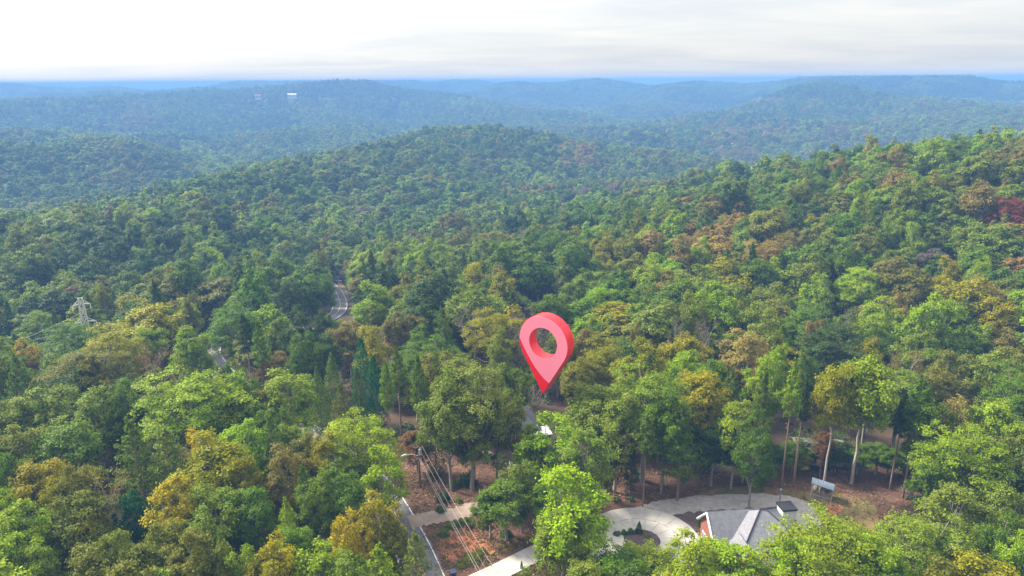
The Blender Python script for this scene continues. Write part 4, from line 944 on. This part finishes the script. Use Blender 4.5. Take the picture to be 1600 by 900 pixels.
# ------------------------------------------------------------------ the rest of the wood: one mass of instanced trees
src = bpy.data.collections.new('wood_sources')       # kept out of the scene, feeds the instancing
SRC = {}
def add_src(key, me):
    o = bpy.data.objects.new(f"s{len(src.objects):03d}", me); src.objects.link(o); SRC.setdefault(key, []).append(len(src.objects) - 1)
for kd, lst in SPEC.items():
    if kd in 'BOh': continue
    for sp in lst[:3 if kd == 'b' else 2]:
        bark = M_BARKP if kd in 'pw' else M_BARK
        for lod, up in (('0', {}), ('1', {}), ('2', {})):
            k = dict(sp); fn = k.pop('fn')
            if fn is broadleaf: k.update({'0': dict(tufts=13, per=20, leaf=.29), '1': dict(tufts=11, per=9, leaf=.48, sides=4), '2': dict(lobes=20, tufts=8, per=4, leaf=.9, sides=3, tuft_r=.7)}[lod])
            elif fn is pine: k.update({'0': dict(per=36, leaf=.46), '1': dict(n=30, per=20, leaf=.75, sides=4, dead=3), '2': dict(n=16, per=9, leaf=1.3, sides=3, dead=0)}[lod])
            elif fn is cedar: k.update({'0': dict(n=1600, leaf=.4), '1': dict(n=500, leaf=.75), '2': dict(n=160, leaf=1.3)}[lod])
            else:
                if lod == '2': continue
                k.update(dict(leaves=500 if lod == '0' else 260, sides=4, leaf=.3 if lod == '0' else .5))
            q, w = fn(**k); add_src((kd, lod), both('wood', q, w, bark))
SRC[('d', '2')] = SRC[('d', '1')]
def patch(seed):
    rng = np.random.default_rng(seed); q = Q()
    for i in range(6):
        for j in range(6):
            c = np.array([(i - 2.5) * 8 + rng.uniform(-3, 3), (j - 2.5) * 8 + rng.uniform(-3, 3), 0]); H = rng.uniform(13, 21); R = rng.uniform(3.5, 6)
            n = 46; d = unit(rng.normal(size=(n, 3)) + UP * .5)
            P = c + np.array([0, 0, H * .6]) + d * np.array([R, R, H * .4]) * rng.uniform(.7, 1.05, (n, 1))
            leaf_quads(q, P, d + rng.normal(size=(n, 3)) * .35 + UP * .2, 1.7, rng, .8)
    v, f = q.get(); return to_mesh('wood_patch', v, f, [M_LEAF_F])
for s in range(4): add_src(('patch', '3'), patch(900 + s))
pos, rot, scl, tin, idx_ = [], [], [], [], []
def put(x, y, z, rz, s, c, i): pos.append((x, y, z)); rot.append((0, 0, rz)); scl.append(s); tin.append(c); idx_.append(i)
for t in rest:
    lst = SRC[(t['kind'].replace('h', 'b'), '0')]; put(t['x'], t['y'], t['z'], rng.uniform(0, 6.28), (t['r'] / TR, t['r'] / TR, t['h'] / TH), tint(t['colour'], rng), lst[rng.integers(len(lst))])
def mass(r0, r1, step, lod, rm, hm):
    X, Y = sample(r0, r1, step); Z = terrain(X, Y)
    for x, y, z in zip(X, Y, Z):
        H = min(28, max(10, PR.gauss(hm, 3.2))); r = min(9, max(2.6, PR.gauss(rm, 1.3)))
        p = proj(x, y, z + H); skip = False
        D = math.hypot(x, y)
        for (a, b, c, d, dist) in CLEAR[-3:]:
            if D < dist + 15 and D > dist - (190 if dist > 1000 else 250) and a - 3 < p[0] < c + 3 and p[1] < d and proj(x, y, z)[1] > b: skip = True
        if 330 < D < 420 and ((road_line[:, 0] - x) ** 2 + (road_line[:, 1] - y) ** 2).min() < 40: skip = True
        if skip: continue
        c = pal(p[0], p[1], x, y, rng); kd = str(kind_for(c, p[0], p[1], rng))
        if kd in ('p', 'w') and PR.random() < .5: kd = 'b'
        if kd in ('p', 'w'): r *= .9
        if kd == 't': H *= 1.06; r *= .9
        lst = SRC[(kd, lod)]; put(x, y, z, PR.uniform(0, 6.28), (r / TR, r / TR, H / TH), tint(c, rng), PR.choice(lst))
mass(420, 1000, 8.6, '1', 5.9, 20)
mass(1000, 2500, 10.2, '2', 6.6, 20)
# beyond that whole patches of crowns laid on the slopes
X, Y = sample(2480, 9500, 46); Z = terrain(X, Y)
gxs = (terrain(X + 15, Y) - terrain(X - 15, Y)) / 30; gys = (terrain(X, Y + 15) - terrain(X, Y - 15)) / 30
for x, y, z, ax, ay in zip(X, Y, Z, gxs, gys):
    D = math.hypot(x, y); p = proj(x, y, z + 18)
    if any(D < dist + 15 and D > dist - 190 and a - 2 < p[0] < c + 2 and p[1] < d and proj(x, y, z)[1] > b for (a, b, c, d, dist) in CLEAR[-3:-1]): continue
    c = tint(pal(p[0], 140, x, y, rng), rng)
    qn = Vector((0, 0, 1)).rotation_difference(Vector((-ax, -ay, 1)).normalized()) @ Quaternion((0, 0, 1), rng.uniform(0, 6.28))
    pos.append((x, y, z)); e = qn.to_euler(); rot.append((e.x, e.y, e.z)); s = rng.uniform(1.0, 1.2); scl.append((s, s, s)); tin.append(c); idx_.append(SRC[('patch', '3')][rng.integers(4)])
n = len(pos)
pm = bpy.data.meshes.new('forest'); pm.vertices.add(n); pm.vertices.foreach_set('co', np.array(pos, np.float32).ravel())
for nm, ty, arr, key in (('rot', 'FLOAT_VECTOR', rot, 'vector'), ('scl', 'FLOAT_VECTOR', scl, 'vector')):
    a = pm.attributes.new(nm, ty, 'POINT'); a.data.foreach_set(key, np.array(arr, np.float32).ravel())
a = pm.attributes.new('tint', 'FLOAT_COLOR', 'POINT'); a.data.foreach_set('color', np.concatenate([np.array(tin), np.ones((n, 1))], 1).astype(np.float32).ravel())
a = pm.attributes.new('pick', 'INT', 'POINT'); a.data.foreach_set('value', np.array(idx_, np.int32))
forest = link('forest', pm)
tag(forest, 'unbroken wood of mixed green and autumn crowns rolling to the horizon', 'forest', kind='stuff')
ng = bpy.data.node_groups.new('wood', 'GeometryNodeTree')
ng.interface.new_socket('Geometry', in_out='INPUT', socket_type='NodeSocketGeometry'); ng.interface.new_socket('Geometry', in_out='OUTPUT', socket_type='NodeSocketGeometry')
G = lambda t: ng.nodes.new(t)
gi, go, m2p, iop, ci = G('NodeGroupInput'), G('NodeGroupOutput'), G('GeometryNodeMeshToPoints'), G('GeometryNodeInstanceOnPoints'), G('GeometryNodeCollectionInfo')
ci.inputs['Collection'].default_value = src; ci.inputs['Separate Children'].default_value = True; ci.inputs['Reset Children'].default_value = True
def na_(nm, ty): k = G('GeometryNodeInputNamedAttribute'); k.data_type = ty; k.inputs[0].default_value = nm; return k.outputs[0]
ng.links.new(gi.outputs[0], m2p.inputs[0]); ng.links.new(m2p.outputs[0], iop.inputs['Points']); ng.links.new(ci.outputs[0], iop.inputs['Instance'])
iop.inputs['Pick Instance'].default_value = True
ng.links.new(na_('pick', 'INT'), iop.inputs['Instance Index']); ng.links.new(na_('scl', 'FLOAT_VECTOR'), iop.inputs['Scale'])
e2r = G('FunctionNodeEulerToRotation'); ng.links.new(na_('rot', 'FLOAT_VECTOR'), e2r.inputs[0]); ng.links.new(e2r.outputs[0], iop.inputs['Rotation'])
ng.links.new(iop.outputs[0], go.inputs[0])
md = forest.modifiers.new('wood', 'NODES'); md.node_group = ng

# ------------------------------------------------------------------ shrubs and low planting
def bush_mesh(seed, n=700, leaf=.13, cone=False):
    rng = np.random.default_rng(seed); q = Q()
    if cone:
        u = rng.uniform(0, 1, n) ** 1.2; a = rng.uniform(0, 6.28, n); r = (1 - u) ** .8 * np.sqrt(rng.uniform(.5, 1.05, n)) * (1 + .1 * np.sin(4 * a + 6 * u))
        c = np.stack([np.cos(a) * r, np.sin(a) * r, u * 2.3 + .05], 1); nr = np.stack([np.cos(a), np.sin(a), np.full(n, .5)], 1)
    else:
        d = unit(rng.normal(size=(n, 3)) * np.array([1, 1, .9]) + UP * .35); d[:, 2] = np.abs(d[:, 2])
        k = 1 + .22 * np.sin(4 * d[:, 0] + seed) * np.cos(5 * d[:, 1] + seed) + rng.normal(0, .07, n)
        c = d * k[:, None] * np.sqrt(rng.uniform(.5, 1, n))[:, None]; nr = d + UP * .4
    leaf_quads(q, c, nr + rng.normal(size=(n, 3)) * .5, leaf, rng)
    return q.mesh('foliage', M_LEAF)
BM = [bush_mesh(s) for s in (1, 2, 3)]; CM = bush_mesh(9, 700, .12, True); GM = bush_mesh(12, 160, .2)
STEM = Q(); STEM.tube([(0, 0, -.3), (.03, 0, .6)], [.06, .04], 5); STEM = STEM.mesh('stem', M_BARK)
def shrub(px, py, wpx, hm, colr, lab, grp=None, me=None, name='shrub'):
    x, y, z = on_ground(px, py); d = proj(x, y, z)[2]; r = wpx / 2 * d / FPX
    o = tag(empty(name, (x, y, z), pyr.uniform(0, 6.28)), lab, 'shrub', grp); o.scale = (r, r, hm)
    f = link('foliage', me or BM[pyr.randrange(3)], o); f.color = (*tint(colr, rngT), 1); link('stem', STEM, o)
S = [(693, 782, 22, 1.6, 'dark green', 'dark rounded shrub on the litter bank above the dirt lane'), (689, 800, 18, 1.1, 'dark green', 'low dark shrub touching the edge of the dirt lane'),
     (731, 756, 30, 2.4, 'dark green', 'largest dark shrub on the litter bank beneath the olive tree'), (708, 762, 16, 1.7, 'mid green', 'narrow green shrub between the yellow shrub and the pole wires'),
     (722, 756, 20, 1.2, 'golden yellow', 'bright yellow low shrub on the litter bank'), (716, 785, 14, .9, 'light green', 'small light green shrub left of the dirt lane top'),
     (704, 826, 18, 1.0, 'mid green', 'second green shrub below the dirt lane from the road'), (693, 838, 18, 1.2, 'mid green', 'green shrub at the road end of the clay bank'), (716, 821, 18, 1.0, 'mid green', 'third green shrub below the dirt lane from the road'), (731, 818, 18, 1.1, 'mid green', 'fourth green shrub below the dirt lane from the road'),
     (737, 876, 34, .7, 'olive', 'wide olive ground shrub low on the clay bank'), (752, 866, 24, .7, 'olive', 'smaller olive ground shrub on the clay bank under the wires'), (722, 884, 22, .6, 'olive', 'olive ground shrub beside the concrete drive'), (733, 826, 12, 1.1, 'brown', 'dry brown shrub on top of the clay bank'),
     (756, 823, 22, 1.4, 'olive', 'olive shrub at the foot of the trees right of the clay bank'), (790, 838, 20, 1.3, 'mid green', 'green shrub under the loose limbed tree above the planted slope'),
     (964, 838, 13, 1.0, 'mid green', 'leftmost clipped shrub in the court planting bed'), (975, 837, 12, 1.1, 'mid green', 'second clipped shrub in the court planting bed'), (985, 836, 12, 1.3, 'mid green', 'clipped shrub next to the conical one in the court bed'), (1011, 843, 13, .8, 'light green', 'low pale green shrub at the right end of the court bed'),
     (1097, 822, 17, 1.6, 'mid green', 'larger green shrub in the mulch bed by the brick house'), (1110, 819, 14, 1.5, 'dark green', 'dark shrub against the brick gable wall')]
for k in S: shrub(*k)
shrub(998, 836, 15, 1.15, 'dark green', 'conical clipped evergreen in the court planting bed', me=CM, name='conical_shrub')
shrub(815, 890, 7, .7, 'blue green', 'tiny conical evergreen on the lawn beside the concrete drive', me=CM, name='conical_shrub')
rg = random.Random(8); nth = 0
for row in range(3):
    for k in range(8):
        px, py = 772 + k * 12 + row * 7 + rg.uniform(-3, 3), 868 - k * 3.8 + row * -9 + rg.uniform(-2, 2)
        shrub(px, py, rg.uniform(7, 11), rg.uniform(.4, .7), rg.choice(['olive', 'olive', 'brown', 'mustard']), f"{['first', 'second', 'third', 'fourth', 'fifth', 'sixth', 'seventh', 'eighth'][k]} clump from the left in the {['lower', 'middle', 'upper'][row]} planted row above the drive", 'planted clumps on the slope', me=GM, name='planted_clump')
# fallen leaves, twigs and grass tufts lying on the open ground, and low undergrowth below the crowns
def tint_mat(name, cols):
    m = bpy.data.materials.new(name); m.use_nodes = True; nt = m.node_tree; b = nt.nodes['Principled BSDF']; b.inputs['Roughness'].default_value = .85; b.inputs['Specular IOR Level'].default_value = .15
    g = nt.nodes.new('ShaderNodeNewGeometry'); r = nt.nodes.new('ShaderNodeValToRGB'); nt.links.new(g.outputs['Random Per Island'], r.inputs[0]); nt.links.new(r.outputs[0], b.inputs['Base Color'])
    r.color_ramp.interpolation = 'CONSTANT'
    for i, c in enumerate(cols):
        e = r.color_ramp.elements[i] if i < 2 else r.color_ramp.elements.new(i / len(cols))
        e.position = i / len(cols); e.color = (*c, 1)
    return m
rl = np.random.default_rng(31)
def open_px(n, boxes):
    P = []
    for (x0, y0, x1, y1) in boxes:
        z = ground(*on_ground((x0 + x1) / 2, (y0 + y1) / 2)[:2]); P += [at_z(rl.uniform(x0, x1), rl.uniform(y0, y1), z) for _ in range(n)]
    return np.array(P)
def off_roads(P, extra=0.0):
    ok = np.ones(len(P), bool)
    for L, wd in roads: ok &= (((P[:, None] - L[None]) ** 2).sum(-1).min(1) > (wd * .62 + extra) ** 2)
    for a, b, c in pads[:2] + pads[6:7]: ok &= ((P[:, 0] - a) ** 2 + (P[:, 1] - b) ** 2) > (c * .98) ** 2
    return P[ok]
P = off_roads(open_px(900, [(640, 700, 780, 800), (680, 800, 880, 900), (930, 735, 1130, 800), (1180, 735, 1420, 830), (600, 690, 700, 780)]), -.4)
P = np.repeat(P, 3, 0) + rl.normal(0, .35, (len(P) * 3, 2))
c = np.concatenate([P, (terrain(P[:, 0], P[:, 1]) + .26 + rl.uniform(0, .05, len(P)))[:, None]], 1)
q = Q(); leaf_quads(q, c, UP + rl.normal(0, .35, c.shape), .15, rl)
o = q.obj('leaf_litter', tint_mat('fallen_leaves', [(.21, .11, .06), (.15, .075, .045), (.27, .165, .09), (.10, .06, .04), (.19, .125, .06), (.33, .22, .12)])); tag(o, 'fallen brown leaves strewn over the open ground', 'leaf litter', kind='stuff')
P = off_roads(open_px(420, [(640, 740, 700, 860), (1090, 760, 1380, 835), (800, 865, 880, 905), (690, 815, 780, 890)]), -.3)
m = 7; P = np.repeat(P, m, 0) + rl.normal(0, .22, (len(P) * m, 2))
c = np.concatenate([P, (terrain(P[:, 0], P[:, 1]) + .30)[:, None]], 1); nr = rl.normal(size=c.shape); nr[:, 2] *= .25
q = Q(); leaf_quads(q, c, nr, .16, rl, .35)
o = q.obj('grass', tint_mat('grass_blades', [(.13, .13, .035), (.19, .155, .055), (.085, .105, .028), (.24, .18, .08)])); tag(o, 'thin grass tufts on the lawn and verges', 'grass', kind='stuff')
U = []
for t in trees:
    if t['d'] < 230:
        for _ in range(3): U.append((t['x'] + rl.normal(0, 4.5), t['y'] + rl.normal(0, 4.5)))
U = off_roads(np.array(U), .8); keepu = []
for (x, y), zg in zip(U, terrain(U[:, 0], U[:, 1])):
    f = proj(x, y, zg); D = math.hypot(x, y)
    if any(a < f[0] < c_ and b - 12 < f[1] < d_ and dist < 200 for (a, b, c_, d_, dist) in CLEAR): continue
    if any(D < dist and a - 8 < f[0] < c_ + 8 and f[1] > b and proj(x, y, zg + 2.4)[1] < d_ for (a, b, c_, d_, dist) in CLEAR): continue
    keepu.append((x, y, zg))
q = Q()
for (x, y, zg) in keepu:
    n_ = 46; d = unit(rl.normal(size=(n_, 3)) + UP * .4); d[:, 2] = np.abs(d[:, 2]); sz = rl.uniform(.7, 1.6)
    c = np.array([x, y, zg]) + d * np.array([sz, sz, sz * 1.1]) * rl.uniform(.6, 1.1, (n_, 1)); leaf_quads(q, c, d + UP * .4 + rl.normal(size=(n_, 3)) * .5, .30, rl)
o = q.obj('undergrowth', tint_mat('undergrowth_leaves', [(.045, .085, .020), (.07, .12, .025), (.035, .06, .018), (.10, .10, .03), (.06, .10, .022), (.12, .09, .035)])); tag(o, 'low green undergrowth beneath the near trees', 'undergrowth', kind='stuff')
# ------------------------------------------------------------------ haze: the air between here and the far ridges
hb = Q(); hb.box((-25000, -300, -160), (25000, 24000, CAM_Z + 11))
hm_ = bpy.data.materials.new('haze'); hm_.use_nodes = True; nt = hm_.node_tree
for nd in list(nt.nodes): nt.nodes.remove(nd)
pv = nt.nodes.new('ShaderNodeVolumePrincipled'); om = nt.nodes.new('ShaderNodeOutputMaterial'); nt.links.new(pv.outputs[0], om.inputs['Volume'])
pv.inputs['Color'].default_value = (0.155, 0.325, 0.64, 1); pv.inputs['Density'].default_value = 0.00043; pv.inputs['Anisotropy'].default_value = 0.0
tag(hb.obj('haze', hm_), kind='stuff')
